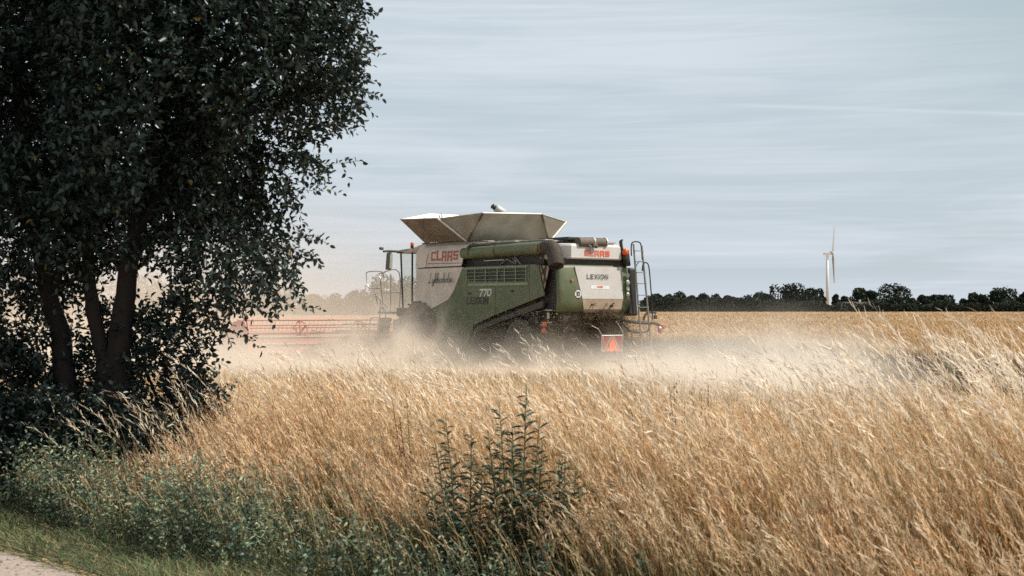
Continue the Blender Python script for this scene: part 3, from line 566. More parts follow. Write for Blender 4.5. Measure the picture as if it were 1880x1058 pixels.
# cutting header: the wide front part of the machine
HW = 6.35
mb = MB(); mb.prof([(9.75, .12), (9.75, .78), (9.82, .80), (9.82, .12)], -HW, HW); mb.prof([(9.8, .08), (11.1, .05), (11.1, .08), (9.8, .13)], -HW, HW)
hd = mb.build('cutting_header', M['red'], cmb)
mb = MB(); mb.box((9.70, -HW, .56), (9.745, HW, .585)); mb.box((9.72, -HW, .785), (9.76, HW, .815)); mb.build('header_trim', M['galvl'], hd)
mb = MB(); mb.tube([(10.2, -HW, .42), (10.2, HW, .42)], .28, 14); mb.build('intake_auger', M['red'], hd)
for sgn in (1, -1):
    v = sgn * HW
    mb = MB(); mb.prof([(9.6, .1), (9.6, 1.0), (9.9, 1.35), (10.6, 1.3), (11.3, .8), (12.2, .12), (11.4, .05)], v, v + sgn * .12, .02); mb.build('end_divider', M['red'], hd)
RC = (10.75, .92)
for k in range(6):
    a = R(60 * k + 22); u_, z_ = RC[0] + .52 * math.cos(a), RC[1] + .42 * math.sin(a)
    mb = MB(); mb.tube([(u_, -HW + .15, z_), (u_, HW - .15, z_)], .036, 6)
    mb2 = MB(); nt_ = 76
    for i in range(nt_):
        v = -HW + .25 + (2 * HW - .5) * i / (nt_ - 1); mb2.tube([(u_, v, z_), (u_ + .03, v, z_ - .24)], .005, 4, cap=False)
    rb_ = mb.build('reel_bar', M['red'], hd); tag(mb2.build('reel_tines', M['dark'], rb_), kind='stuff')
for v in (-6.1, -3.9, -1.6, 1.6, 3.9, 6.1):
    mb = MB()
    for k in range(6):
        a = R(60 * k + 22); b = R(60 * k + 82)
        p0 = (RC[0] + .52 * math.cos(a), v, RC[1] + .42 * math.sin(a)); p1 = (RC[0] + .52 * math.cos(b), v, RC[1] + .42 * math.sin(b))
        mb.tube([(RC[0], v, RC[1]), p0], .035, 5); mb.tube([p0, p1], .02, 5)
    mb.build('reel_spider', M['red'], hd)
mb = MB(); mb.tube([(RC[0], -HW + .1, RC[1]), (RC[0], HW - .1, RC[1])], .07, 8); mb.build('reel_shaft', M['red'], hd)
mb = MB(); mb.hull([(9.75, -.7, .25), (9.75, .7, .25), (7.6, .7, .9), (7.6, -.7, .9)], [(9.75, -.7, .95), (9.75, .7, .95), (7.6, .7, 1.6), (7.6, -.7, 1.6)], .03); mb.build('feeder_house', M['dark'], cmb)

# straw thrown out behind and below the hood
def ribbons(P, Wd, C):
    """P: (n, k, 3) centre lines, Wd: (n, k) widths, C: (n, k, 3) colours -> verts, quads, colours. Ribbons face a random side."""
    n, k, _ = P.shape
    d = np.gradient(P, axis=1); d /= np.linalg.norm(d, axis=2, keepdims=True) + 1e-9
    r = rng.normal(size=(n, 1, 3)); r[:, :, 1] *= .35
    s = np.cross(d, r); s = np.cross(d, s) * 0 + s; s /= np.linalg.norm(s, axis=2, keepdims=True) + 1e-9
    V = np.stack([P - s * Wd[..., None] / 2, P + s * Wd[..., None] / 2], 2).reshape(-1, 3)
    base = (np.arange(n) * k * 2)[:, None] + (np.arange(k - 1) * 2)[None]
    Q = np.stack([base, base + 1, base + 3, base + 2], 2).reshape(-1, 4)
    return V, Q, np.repeat(C.reshape(-1, 3), 2, axis=0)
class Batch:
    def __init__(s): s.V, s.Q, s.C, s.n = [], [], [], 0
    def add(s, V, Q, C): s.V.append(V); s.Q.append(Q + s.n); s.C.append(C); s.n += len(V)
    def build(s, name, m, parent=None): return fast_mesh(name, np.concatenate(s.V), np.concatenate(s.Q), m, np.concatenate(s.C), parent)
hA = np.array([-math.sin(R(38)), math.cos(R(38)), 0]); lA = np.array([-math.cos(R(38)), -math.sin(R(38)), 0]); oA = np.array(ORG)
strawm = mat('straw', (1, 1, 1), .7, (.75, .75, .75), 8, trans=.25, attr='tint')
n = 14000
zz = 1.55 * rng.random(n) ** .75; vv = rng.normal(0, .55, n) * (1 + .5 * (1.5 - zz)) - .0; uu = .22 - rng.random(n) * .32 + .5 * rng.random(n) * (vv > .1)
c0 = oA + hA * uu[:, None] + lA * vv[:, None] + np.array([0, 0, 1]) * zz[:, None]
dr = rng.normal(size=(n, 3)); dr /= np.linalg.norm(dr, axis=1, keepdims=True); ln = (.05 + .16 * rng.random(n))[:, None]
P = np.stack([c0 - dr * ln, c0 + rng.normal(0, .012, (n, 3)), c0 + dr * ln], 1)
cb = np.array([.23, .155, .08]) * (.2 + .95 * rng.random((n, 1)) ** 1.5)
V, Q, C = ribbons(P, np.full((n, 3), .008), np.repeat(cb[:, None], 3, 1)); b = Batch(); b.add(V, Q, C)
o = b.build('flying_straw', strawm); tag(o, 'brown straw pouring down under the back of the combine', 'straw', kind='stuff')
n = 2600   # bright chaff flecks drifting at the near side
c0 = oA + hA * (rng.random(n) * 9.5 - 1)[:, None] + lA * (1.7 + rng.random(n) * 1.6)[:, None] + np.array([0, 0, 1]) * (.2 + 1.5 * rng.random(n) ** 1.6)[:, None]
dr = rng.normal(size=(n, 3)); dr /= np.linalg.norm(dr, axis=1, keepdims=True)
P = np.stack([c0 - dr * .010, c0 + dr * .010], 1)
V, Q, C = ribbons(P, np.full((n, 2), .014), np.tile(np.array([.6, .47, .3]), (n, 2, 1))); b = Batch(); b.add(V, Q, C)
o = b.build('flying_chaff', strawm); tag(o, 'pale chaff flecks flying beside the combine', 'chaff', kind='stuff')

# ------------------------------------------------------------------ standing wheat
wheatm = mat('ripe_wheat', (1, 1, 1), .85, (.8, .8, .8), 5, trans=.2, attr='tint')
canopym = mat('wheat_canopy', (.40, .27, .15), .95, (.24, .15, .075), 2.6, bump=.8, detail=12)
mb = MB()   # dense body of the crop just under the ears, a solid bed with real thickness
near = [(7.6, 46.0), (7.0, 39.0), (10.5, 25.0), (60, 22), (700, 300), (700, 620), (-700, 620), (-700, 300), (-60, 70), (-12.5, 62), (-5.5, 57)]
top = [(x, y, .66) for x, y in near]; bot = [(x, y, .01) for x, y in near]
mb.hull(bot, top); wb_ = mb.build('wheat_field', canopym); tag(wb_, 'ripe golden wheat field stretching to the far trees', 'wheat field', kind='stuff')
def inside(x, y, poly):
    r = np.zeros(len(x), bool); j = len(poly) - 1
    for i in range(len(poly)):
        xi, yi = poly[i]; xj, yj = poly[j]
        c = ((yi > y) != (yj > y)) & (x < (xj - xi) * (y - yi) / (yj - yi + 1e-12) + xi); r ^= c; j = i
    return r
b = Batch()
# full-height stalks along the near edges of the crop
for (xa, ya_), (xb, yb_), cnt in (((7.6, 46.0), (7.0, 39.0), 9000), ((7.0, 39.0), (10.5, 25.0), 26000), ((-5.5, 57), (7.6, 46.0), 16000)):
    t = rng.random(cnt); q = rng.random(cnt) * 1.2 - .9; x = xa + (xb - xa) * t + q * .5; y = ya_ + (yb_ - ya_) * t + q * .3; h_ = .55 + rng.random(cnt) * .30
    P = np.stack([np.stack([x, y, 0 * h_], 1), np.stack([x - .03, y, h_ * .6], 1), np.stack([x - .1, y + rng.normal(0, .05, cnt), h_], 1)], 1)
    cb = np.array([.60, .42, .24]) * (.5 + .7 * rng.random((cnt, 1)))
    V, Q, C = ribbons(P, np.broadcast_to(np.array([.010, .012, .018]), (cnt, 3)), np.stack([cb * .7, cb * .85, cb], 1)); b.add(V, Q, C)
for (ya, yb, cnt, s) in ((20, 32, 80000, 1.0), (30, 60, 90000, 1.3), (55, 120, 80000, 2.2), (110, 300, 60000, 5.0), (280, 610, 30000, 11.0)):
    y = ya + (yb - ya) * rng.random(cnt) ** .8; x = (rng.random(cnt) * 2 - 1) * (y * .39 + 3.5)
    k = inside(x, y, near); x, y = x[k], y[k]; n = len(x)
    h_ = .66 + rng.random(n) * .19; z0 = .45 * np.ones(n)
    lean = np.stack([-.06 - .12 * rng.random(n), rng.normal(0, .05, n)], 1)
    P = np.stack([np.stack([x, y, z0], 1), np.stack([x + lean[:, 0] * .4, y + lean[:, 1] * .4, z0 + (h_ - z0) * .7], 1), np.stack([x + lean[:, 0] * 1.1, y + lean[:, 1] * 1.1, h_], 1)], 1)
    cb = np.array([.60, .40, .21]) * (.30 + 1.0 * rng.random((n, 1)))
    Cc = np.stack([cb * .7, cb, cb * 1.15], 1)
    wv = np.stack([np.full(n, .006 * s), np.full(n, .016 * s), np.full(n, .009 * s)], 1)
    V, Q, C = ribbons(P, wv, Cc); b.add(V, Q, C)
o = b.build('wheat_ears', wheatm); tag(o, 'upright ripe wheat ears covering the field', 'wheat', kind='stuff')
# stubble between the verge and the crop
b = Batch(); n = 60000
y = 14.5 + 34 * rng.random(n) ** .8; x = (rng.random(n) * 2 - 1) * (y * .4 + 2); k = ~inside(x, y, near); x, y = x[k], y[k]; n = len(x)
h_ = .10 + .10 * rng.random(n)
P = np.stack([np.stack([x, y, 0 * h_], 1), np.stack([x + rng.normal(0, .03, n), y + rng.normal(0, .03, n), h_], 1)], 1)
cb = np.array([.55, .40, .24]) * (.6 + .6 * rng.random((n, 1)))
V, Q, C = ribbons(P, np.full((n, 2), .012), np.stack([cb, cb], 1)); b.add(V, Q, C)
o = b.build('stubble', wheatm); tag(o, 'short cut stubble around the combine', 'stubble', kind='stuff')

# ------------------------------------------------------------------ foliage helpers
leafm = mat('broad_leaf', (1, 1, 1), .38, (.8, .8, .8), 6, trans=.16, attr='tint', spec=.55)
farleafm = mat('far_foliage', (1, 1, 1), .75, (.7, .7, .7), .8, trans=.1, attr='tint', spec=.2)
barkm = mat('rough_bark', (.026, .018, .014), .95, (.013, .009, .008), 9, bump=1.0, stretch=(1, 1, .25), detail=10)
weedm = mat('weed_leaf', (1, 1, 1), .55, (.8, .8, .8), 6, trans=.2, attr='tint', spec=.4)
grassm = mat('dry_grass', (1, 1, 1), .55, (.85, .85, .85), 3, trans=.35, attr='tint', spec=.3)
turfm = mat('verge_turf', (1, 1, 1), .7, (.8, .8, .8), 3, trans=.25, attr='tint', spec=.2)
def leaves(pos, dirv, nrm, ln, wd, colr, fold=.25):
    """pointed oval leaves: 6 vertices, 2 quads meeting at the midrib"""
    n = len(pos); dirv = dirv / (np.linalg.norm(dirv, axis=1, keepdims=True) + 1e-9)
    s = np.cross(dirv, nrm); s /= np.linalg.norm(s, axis=1, keepdims=True) + 1e-9; up = np.cross(s, dirv)
    ln = ln[:, None]; wd = wd[:, None]
    b0 = pos; t0 = pos + dirv * ln - up * ln * .12
    m1 = pos + dirv * ln * .38; m2 = pos + dirv * ln * .72 - up * ln * .03
    l1 = m1 + s * wd * .5 + up * wd * fold; l2 = m2 + s * wd * .42 + up * wd * fold * .8
    r1 = m1 - s * wd * .5 + up * wd * fold; r2 = m2 - s * wd * .42 + up * wd * fold * .8
    V = np.stack([b0, t0, l1, l2, r1, r2], 1).reshape(-1, 3); base = np.arange(n)[:, None] * 6
    Q = np.concatenate([base + np.array([0, 2, 3, 1]), base + np.array([0, 1, 5, 4])], 0)
    return V, Q, np.repeat(colr, 6, axis=0)
def twigs(start, dirv, length, nl, leaf_len, droop, base_col, b, tb=None, var=.45, wratio=.52, aged=.006, agedcol=(.30, .25, .08)):
    """leafy shoots: alternating leaves along drooping centre lines"""
    n = len(start); dirv = dirv / (np.linalg.norm(dirv, axis=1, keepdims=True) + 1e-9)
    t = (np.arange(nl) + .5) / nl
    side = np.cross(dirv, rng.normal(size=(n, 3))); side /= np.linalg.norm(side, axis=1, keepdims=True) + 1e-9
    side2 = np.cross(dirv, side)
    P = start[:, None] + dirv[:, None] * (length[:, None] * t)[..., None]
    P[..., 2] -= droop * length[:, None] * t ** 2
    ang = (np.arange(nl) * 2.4)[None] + rng.random((n, 1)) * 6.28
    out_ = side[:, None] * np.cos(ang)[..., None] + side2[:, None] * np.sin(ang)[..., None]
    d = out_ * .85 + dirv[:, None] * .55 + rng.normal(0, .25, (n, nl, 3)); d[..., 2] -= .12
    nr_ = rng.normal(0, .55, (n, nl, 3)); nr_[..., 2] += .8
    ll = leaf_len * (.65 + .6 * rng.random((n, nl))); tw = (rng.random((n, 1, 1)) - .5) * var
    cc_ = base_col * (1 + tw + (rng.random((n, nl, 1)) - .5) * var)
    old = rng.random((n, nl, 1)) < aged; cc_ = np.where(old, np.array(agedcol) * (.6 + .7 * rng.random((n, nl, 1))), cc_)
    V, Q, C = leaves(P.reshape(-1, 3), d.reshape(-1, 3), nr_.reshape(-1, 3), ll.ravel(), ll.ravel() * wratio, np.broadcast_to(cc_, (n, nl, 3)).reshape(-1, 3))
    b.add(V, Q, C)
    if tb is not None:
        tt = np.linspace(-.15, 1, 5); S = start[:, None] + dirv[:, None] * (length[:, None] * tt)[..., None]; S[..., 2] -= droop * length[:, None] * tt ** 2 * (tt > 0)
        wv = np.broadcast_to(np.linspace(.008, .003, 5), (n, 5)); V, Q, C = ribbons(S, wv, np.broadcast_to(np.array([.07, .055, .04]), (n, 5, 3))); tb.add(V, Q, C)

# ------------------------------------------------------------------ foreground trees (left)
# crown outlines in world x / z, filled with leafy shoots over a real depth
LEAFC = np.array([.026, .046, .036])
OUT_B = [(-4.45, 1.8), (-4.3, 3.4), (-4.6, 5.6), (-3.6, 7.4), (-2.2, 6.9), (-1.45, 5.6), (-1.48, 4.9), (-1.30, 4.35), (-1.28, 4.0), (-1.42, 3.75), (-1.36, 3.55), (-1.66, 3.35), (-1.74, 3.12), (-1.66, 2.98), (-1.84, 2.78), (-1.92, 2.45), (-1.92, 2.15),
         (-1.98, 1.95), (-2.12, 1.84), (-2.30, 1.78), (-2.42, 1.58), (-2.75, 1.62), (-2.95, 1.95), (-3.25, 2.05), (-3.6, 2.1)]
OUT_A = [(-7.2, 1.7), (-7.6, 4.5), (-6.6, 7.0), (-5.0, 7.2), (-4.0, 5.6), (-3.8, 3.6), (-3.8, 2.3), (-3.95, 1.6), (-4.2, 1.1), (-4.9, .8), (-5.4, .8), (-6.2, .9)]
def fill(poly, n, yc, depth, airy=1.0):
    P_ = np.array(poly); lo, hi = P_.min(0), P_.max(0); res = []
    seg = np.roll(P_, -1, 0) - P_
    tot = 0
    while tot < n:
        q = lo + (hi - lo) * rng.random((n * 2, 2)); q = q[inside(q[:, 0], q[:, 1], poly)]
        w_ = q[:, None] - P_[None]; t = np.clip((w_ * seg).sum(2) / (seg ** 2).sum(1), 0, 1); dist = np.linalg.norm(w_ - t[..., None] * seg, axis=2).min(1)
        dd = depth * np.sqrt(np.clip(dist / 1.2, .03, 1))
        y_ = yc + (rng.random(len(q)) * 2 - 1) * dd
        kp = rng.random(len(q)) < np.clip(airy + dist / .9, 0, 1); q, y_ = q[kp], y_[kp]
        res.append(np.stack([q[:, 0], y_, q[:, 1]], 1)); tot += len(q)
    return np.concatenate(res)[:n]
def clumpmask(P_, sc_, thr, seed):
    r = np.random.default_rng(seed); ph = r.random((6, 3)) * 6.28; f = r.normal(0, 1, (6, 3)) * sc_
    v = sum(np.sin((P_ * f[i]).sum(1) + ph[i, 0]) for i in range(6)); return v > thr
def trunk_mesh(paths, parent, name='trunk'):
    mb = MB()
    for pts, r0, r1 in paths:
        s = smooth_path(pts, 5); k = len(s); s = [p + Vector((random.uniform(-.012, .012), random.uniform(-.012, .012), 0)) for p in s]
        mb.tube(s, [r0 + (r1 - r0) * (i / (k - 1)) ** .8 for i in range(k)], 14)
    return mb.build(name, barkm, parent, True)
def big_tree(name, base, label, outline, yc, depth, nt_, trunks, seed, extra=()):
    root = empty(name, base); tag(root, label, 'tree', 'trees at the edge of the field')
    off = np.array(base)
    tr = trunk_mesh([([tuple(np.array(p) - off) for p in pts], a, c) for pts, a, c in trunks], root)
    b = Batch(); tb = Batch()
    S = fill(outline, nt_, yc, depth, .22); keep = clumpmask(S, 2.6, -.95, seed); S = S[keep]
    low = S[:, 2] < 2.6; S = S[~low | (rng.random(len(S)) < .50)]
    cen = np.array([np.mean([p[0] for p in outline]), yc, 3.2])
    d = (S - cen); d /= np.linalg.norm(d, axis=1, keepdims=True); d = d * .8 + rng.normal(0, .45, S.shape) + np.array([.15, -.1, .1])
    ln = .22 + .22 * rng.random(len(S))
    twigs(S - off - d / np.linalg.norm(d, axis=1, keepdims=True) * ln[:, None] * .6, d, ln, 11, .070, .35, LEAFC, b, tb, var=.8)
    for (x0, z0, x1, z1, dr_, cnt) in extra:        # long hanging or reaching sprays at the crown's edge
        t = np.linspace(0, 1, cnt); s = np.stack([x0 + (x1 - x0) * t, np.full(cnt, yc - .35) + rng.normal(0, .08, cnt), z0 + (z1 - z0) * t - dr_ * t * (1 - t) * 0], 1)
        main = np.array([x1 - x0, 0, z1 - z0]); d = main / np.linalg.norm(main) + rng.normal(0, .45, (cnt, 3))
        twigs(s - off, d, .10 + .09 * rng.random(cnt), 5, .062, .2, LEAFC, b, tb)
        V, Q, C = ribbons((s[None] - off), np.broadcast_to(np.linspace(.014, .004, cnt), (1, cnt)), np.broadcast_to(np.array([.07, .055, .04]), (1, cnt, 3))); tb.add(V, Q, C)
    b.build('crown', leafm, root)
    tb.build('twigs', barkm, root)
    return root
bA, bB = (-4.05, 13.0, 0), (-3.68, 12.9, 0)
sprays = [(-1.9, 4.5, -1.27, 4.35, 0, 10), (-1.9, 4.0, -1.26, 4.06, 0, 10), (-1.9, 3.75, -1.27, 3.64, 0, 10), (-2.1, 3.5, -1.50, 3.30, 0, 9), (-2.1, 3.05, -1.46, 3.0, 0, 10), (-2.2, 2.75, -1.66, 2.77, 0, 9),
          (-2.2, 2.3, -1.73, 2.36, 0, 9), (-2.1, 2.3, -1.74, 2.16, 0, 8), (-2.1, 2.1, -1.84, 1.72, 0, 8), (-2.4, 2.0, -2.05, 1.80, 0, 8), (-2.8, 1.95, -2.22, 1.68, 0, 10), (-2.85, 1.75, -2.36, 1.42, 0, 10), (-3.05, 2.2, -3.02, 1.5, 0, 9), (-2.6, 2.1, -2.52, 1.65, 0, 7), (-1.75, 4.6, -1.42, 4.55, 0, 6), (-2.6, 3.9, -1.9, 3.3, 0, 8)]
big_tree('field_edge_tree', bB, 'broadleaf tree with forked trunk and drooping branches nearest the combine', OUT_B, 13.0, 1.5, 12000,
         [([(-3.62, 12.9, -.05), (-3.64, 12.9, .6), (-3.62, 12.95, 1.25)], .20, .155), ([(-3.66, 12.9, 1.1), (-3.78, 12.9, 1.6), (-3.86, 12.95, 2.1), (-3.9, 13.0, 2.9)], .075, .05), ([(-3.60, 12.9, 1.1), (-3.53, 12.9, 1.7), (-3.42, 12.9, 2.4), (-3.2, 12.9, 3.4), (-2.9, 13, 4.8)], .115, .05),
          ([(-3.45, 12.9, 2.3), (-3.0, 12.7, 2.9), (-2.3, 12.6, 3.3)], .05, .02), ([(-3.5, 12.9, 2.1), (-3.0, 12.8, 2.5), (-2.4, 12.7, 2.3)], .04, .015), ([(-3.3, 12.9, 3.0), (-2.6, 13, 4.0), (-1.9, 13, 4.3)], .05, .015)], 11, sprays)
big_tree('field_edge_tree', bA, 'broadleaf tree with single leaning trunk at the far left', OUT_A, 13.1, 1.5, 12500,
         [([(-4.02, 13.0, -.05), (-4.04, 13.0, .7), (-4.12, 13.05, 1.3), (-4.25, 13.1, 1.8), (-4.42, 13.1, 2.6), (-4.6, 13.1, 4.2)], .125, .06), ([(-4.25, 13.1, 1.8), (-4.1, 13.1, 2.3), (-3.95, 13.1, 3.0)], .05, .02), ([(-4.4, 13.1, 2.4), (-4.9, 13.1, 3.0), (-5.4, 13.1, 3.3)], .05, .02)], 23)
# undergrowth shrub round the trunks (built below)
def shrub(name, base, label, outline, yc, depth, nt_, colr, leaf, cat='shrub', thin=1.0, group=None):
    root = empty(name, base); tag(root, label, cat, group); off = np.array(base); b = Batch(); tb = Batch()
    S = fill(outline, nt_, yc, depth); d = rng.normal(0, .5, S.shape) + np.array([.1, -.1, .75]); ln = .15 + .2 * rng.random(len(S))
    twigs(S - off, d, ln, 9, leaf, .1, colr, b, tb); b.build('foliage', leafm, root)
    mb = MB(); x0 = np.mean([p[0] for p in outline])
    for k in range(7):
        q = S[random.randrange(len(S))] - off; mb.tube(smooth_path([(random.uniform(-.1, .1), random.uniform(-.1, .1), -.03), (q[0] * .4, q[1] * .4, q[2] * .6), tuple(q)], 4), [.02 - .0015 * i for i in range(9)], 6)
    mb.build('stem', barkm, root); tb.build('twigs', barkm, root); return root
shrub('shrub', (-4.9, 13.2, 0), 'dark leafy undergrowth shrub left of the leaning trunk', [(-6.6, .02), (-6.4, 1.1), (-5.4, 1.25), (-4.6, 1.35), (-4.15, 1.1), (-4.0, .02)], 13.1, .8, 1700, LEAFC * .75, .062, group='undergrowth below the trees')
shrub('shrub', (-3.1, 13.3, 0), 'leafy undergrowth shrub right of the forked trunk', [(-4.05, .02), (-3.95, 1.3), (-3.75, 1.75), (-3.45, 1.6), (-3.25, 1.75), (-3.0, 1.9), (-2.82, 1.5), (-2.75, 1.0), (-2.65, .6), (-2.75, .02)], 13.1, .6, 850, LEAFC, .065, group='undergrowth below the trees')
shrub('shrub', (-4.0, 12.4, 0), 'low dark shrub in front of the two trunks', [(-5.3, .02), (-5.0, .75), (-4.2, .85), (-3.4, .80), (-2.9, .55), (-2.8, .02)], 12.3, .5, 2600, LEAFC * .75, .055, group='undergrowth below the trees')

# ------------------------------------------------------------------ verge: dry tall grass
def edge_y(x):   # near edge of the tall grass, along the track
    return np.interp(x, [-6, -4.6, -3.2, -2.0, -.8, .5, 1.3, 2.2, 6], [14.6, 13.2, 11.5, 10.4, 9.4, 8.2, 7.2, 6.6, 6.2])
def grass(n, x0, x1, dep0, dep1, h0, h1, lean0, lean1, base_lo, base_hi, headp, head_len, b, powr=1.0, wid=.004, wind=-.9, seg=6, flt=None, headcol=None, ramp=0):
    x = x0 + (x1 - x0) * rng.random(n); y = edge_y(x) + dep0 + (dep1 - dep0) * rng.random(n) ** powr
    vis = (np.abs(x) < y * .40 + 2.2)
    if flt is not None: vis &= flt(x, y)
    gap = np.sin(x * 4.3 + np.sin(y * 2.1) * 1.7) * np.sin(y * 3.1 + x * 1.3 + 1) + .5 * np.sin(x * 9.1 - y * 5.3)
    vis &= rng.random(n) < np.clip(.72 + .55 * gap, .12, 1)
    x, y = x[vis], y[vis]; n = len(x)
    clump = .5 + .5 * np.sin(x * 1.7 + np.sin(y * 1.3) * 2) * np.sin(y * 1.1 + x * .6); clump2 = .5 + .5 * np.sin(x * 5.1 + y * 2.3) * np.sin(y * 4.4 - x * 1.9)
    h_ = (h0 + (h1 - h0) * rng.random(n)) * (.88 + .16 * clump + .08 * clump2)
    h_ = h_ * np.interp(x, [-2.4, -.8], [.88, 1.0])
    if ramp: h_ = h_ * (.42 + .58 * np.clip((y - edge_y(x)) / ramp, 0, 1))
    ln_ = (lean0 + (lean1 - lean0) * rng.random(n) ** 1.3) * (.55 + .9 * clump2)
    t = np.linspace(0, 1, seg); az = rng.normal(0, .35, n)
    dx = wind * np.cos(az); dy = np.sin(az) * .8
    P = np.empty((n, seg, 3)); bend = t ** 2.1
    P[..., 0] = x[:, None] + (h_ * ln_ * dx)[:, None] * bend + rng.normal(0, .006, (n, seg)) * t
    P[..., 1] = y[:, None] + (h_ * ln_ * dy)[:, None] * bend
    P[..., 2] = h_[:, None] * (t - .28 * (ln_[:, None]) ** 1.2 * t ** 3)
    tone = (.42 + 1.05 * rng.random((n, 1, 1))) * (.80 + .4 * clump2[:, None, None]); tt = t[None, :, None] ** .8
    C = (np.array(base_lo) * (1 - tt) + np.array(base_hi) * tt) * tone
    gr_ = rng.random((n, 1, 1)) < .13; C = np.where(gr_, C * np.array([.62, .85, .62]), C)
    W = np.broadcast_to(wid * np.linspace(1.0, .45, seg), (n, seg)) * (.7 + .6 * rng.random((n, 1)))
    V, Q, Cc = ribbons(P, W, C); b.add(V, Q, Cc)
    hs = rng.random(n) < headp; m = hs.sum()
    if m:
        tip = P[hs, -1]; dv = P[hs, -1] - P[hs, -2]; dv /= np.linalg.norm(dv, axis=1, keepdims=True); hl = head_len * (.6 + .7 * rng.random(m)); ns = 12
        hc = (np.array(headcol) if headcol is not None else np.array([.74, .60, .43])) * ((.50 if headp < 1 else .78) + (.62 if headp < 1 else .35) * rng.random((m, 1)))
        rusty = rng.random((m, 1)) < (.20 if headp < 1 else .04); hc = np.where(rusty, hc * np.array([.74, .55, .42]), hc)
        for k in range(ns):
            s = k / (ns - 1); c = tip + dv * (hl * (s - .35))[:, None]; c[:, 2] -= hl * .16 * s * s; c[:, 0] += wind * hl * .14 * s * s
            d2 = dv * .9 + rng.normal(0, .24, (m, 3)); d2[:, 2] -= .18 * s; d2[:, 0] += wind * .15 * s; d2 /= np.linalg.norm(d2, axis=1, keepdims=True)
            sl = (hl * .17)[:, None]; p3 = np.stack([c, c + d2 * sl * .5, c + d2 * sl], 1)
            V, Q, Cc = ribbons(p3, np.broadcast_to(np.array([.004, .0095, .003]) * (1.2 - .6 * s), (m, 3)), np.repeat(hc[:, None], 3, 1)); b.add(V, Q, Cc)
    return n
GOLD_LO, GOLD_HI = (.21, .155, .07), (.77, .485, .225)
tb_ = Batch()
notree = lambda x, y: ~((x < -3.2) & (y > 12.0))
HC = np.array([.96, .73, .48])
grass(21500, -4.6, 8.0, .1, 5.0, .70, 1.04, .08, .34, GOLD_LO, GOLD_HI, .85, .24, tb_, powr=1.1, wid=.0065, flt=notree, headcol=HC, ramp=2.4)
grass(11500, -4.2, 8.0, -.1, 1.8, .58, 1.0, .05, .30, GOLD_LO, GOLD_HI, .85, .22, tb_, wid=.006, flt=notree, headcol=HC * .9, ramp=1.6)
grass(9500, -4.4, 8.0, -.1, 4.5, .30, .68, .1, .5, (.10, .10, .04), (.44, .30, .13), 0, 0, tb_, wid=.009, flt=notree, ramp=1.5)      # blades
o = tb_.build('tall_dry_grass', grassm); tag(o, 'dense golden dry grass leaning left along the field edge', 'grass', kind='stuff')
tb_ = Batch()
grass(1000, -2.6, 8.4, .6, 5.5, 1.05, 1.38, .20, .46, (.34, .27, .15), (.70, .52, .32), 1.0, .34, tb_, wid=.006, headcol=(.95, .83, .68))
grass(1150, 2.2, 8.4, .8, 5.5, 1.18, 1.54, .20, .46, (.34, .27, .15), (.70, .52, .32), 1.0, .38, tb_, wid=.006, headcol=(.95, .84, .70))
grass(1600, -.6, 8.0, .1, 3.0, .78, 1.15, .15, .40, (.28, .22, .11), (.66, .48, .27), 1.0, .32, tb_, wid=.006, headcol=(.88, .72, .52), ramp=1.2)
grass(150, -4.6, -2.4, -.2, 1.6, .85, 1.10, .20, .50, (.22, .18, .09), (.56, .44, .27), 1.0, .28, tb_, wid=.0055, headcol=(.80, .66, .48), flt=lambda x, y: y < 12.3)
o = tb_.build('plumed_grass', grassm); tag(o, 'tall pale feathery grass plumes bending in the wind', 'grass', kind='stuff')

# ------------------------------------------------------------------ weeds and turf in front of the grass
WEED = np.array([.22, .29, .185])
def weeds(n, xr, dr_, h0, h1, name, label, colr=WEED, leaf=.035, flt=None, powr=1.0):
    b = Batch(); x = xr[0] + (xr[1] - xr[0]) * rng.random(n); y = edge_y(x) + dr_[0] + (dr_[1] - dr_[0]) * rng.random(n) ** powr
    cl_ = .5 + .5 * np.sin(x * 2.3 + 1 + h0 * 9) * np.sin(y * 1.9 + h1 * 7)
    k = rng.random(n) < (.06 + .94 * cl_ ** 1.5)
    if flt is not None: k &= flt(x, y)
    x, y, cl_ = x[k], y[k], cl_[k]; n = len(x); h_ = (h0 + (h1 - h0) * rng.random(n) ** 1.5) * (.55 + .6 * cl_)
    S = np.stack([x, y, 0 * x], 1); d = rng.normal(0, .16, (n, 3)); d[:, 0] -= .12; d[:, 2] = 1
    twigs(S, d, h_, 16, leaf, .0, colr * (1 + .35 * rng.normal(size=(n, 1, 1)) * np.array([1.3, .8, .5])).clip(.3, 2), b, b, var=.8, wratio=.36, aged=.07, agedcol=(.42, .33, .18))
    o = b.build(name, weedm); tag(o, label, 'weeds', kind='stuff'); return o
weeds(2700, (-4.9, -1.5), (-.9, .8), .30, .74, 'leafy_weeds', 'tall grey green leafy weeds in front of the dry grass at left', leaf=.040)
weeds(420, (-4.6, -.6), (-1.2, .4), .25, .55, 'broad_weeds', 'broad leaved darker weeds low beside the verge', leaf=.062, colr=WEED * .65)
weeds(1200, (-2.6, .2), (-1.2, .5), .15, .50, 'low_weeds', 'green weeds growing at the foot of the dry grass', colr=WEED * .95, leaf=.030)
weeds(500, (-1.4, .8), (-.4, .9), .35, .80, 'mid_weeds', 'narrow leaved weeds among the dry stems in the middle', colr=WEED * .75, leaf=.050)
weeds(200, (1.2, 4.5), (-.3, 1.0), .12, .40, 'sparse_weeds', 'sparse green weeds among dry stems at right', colr=np.array([.14, .17, .08]))
tb_ = Batch()
grass(2600, -4.0, 2.0, -1.0, .6, .25, .62, .1, .4, (.14, .13, .06), (.56, .42, .21), .35, .12, tb_, wid=.0045, headcol=(.66, .52, .33))
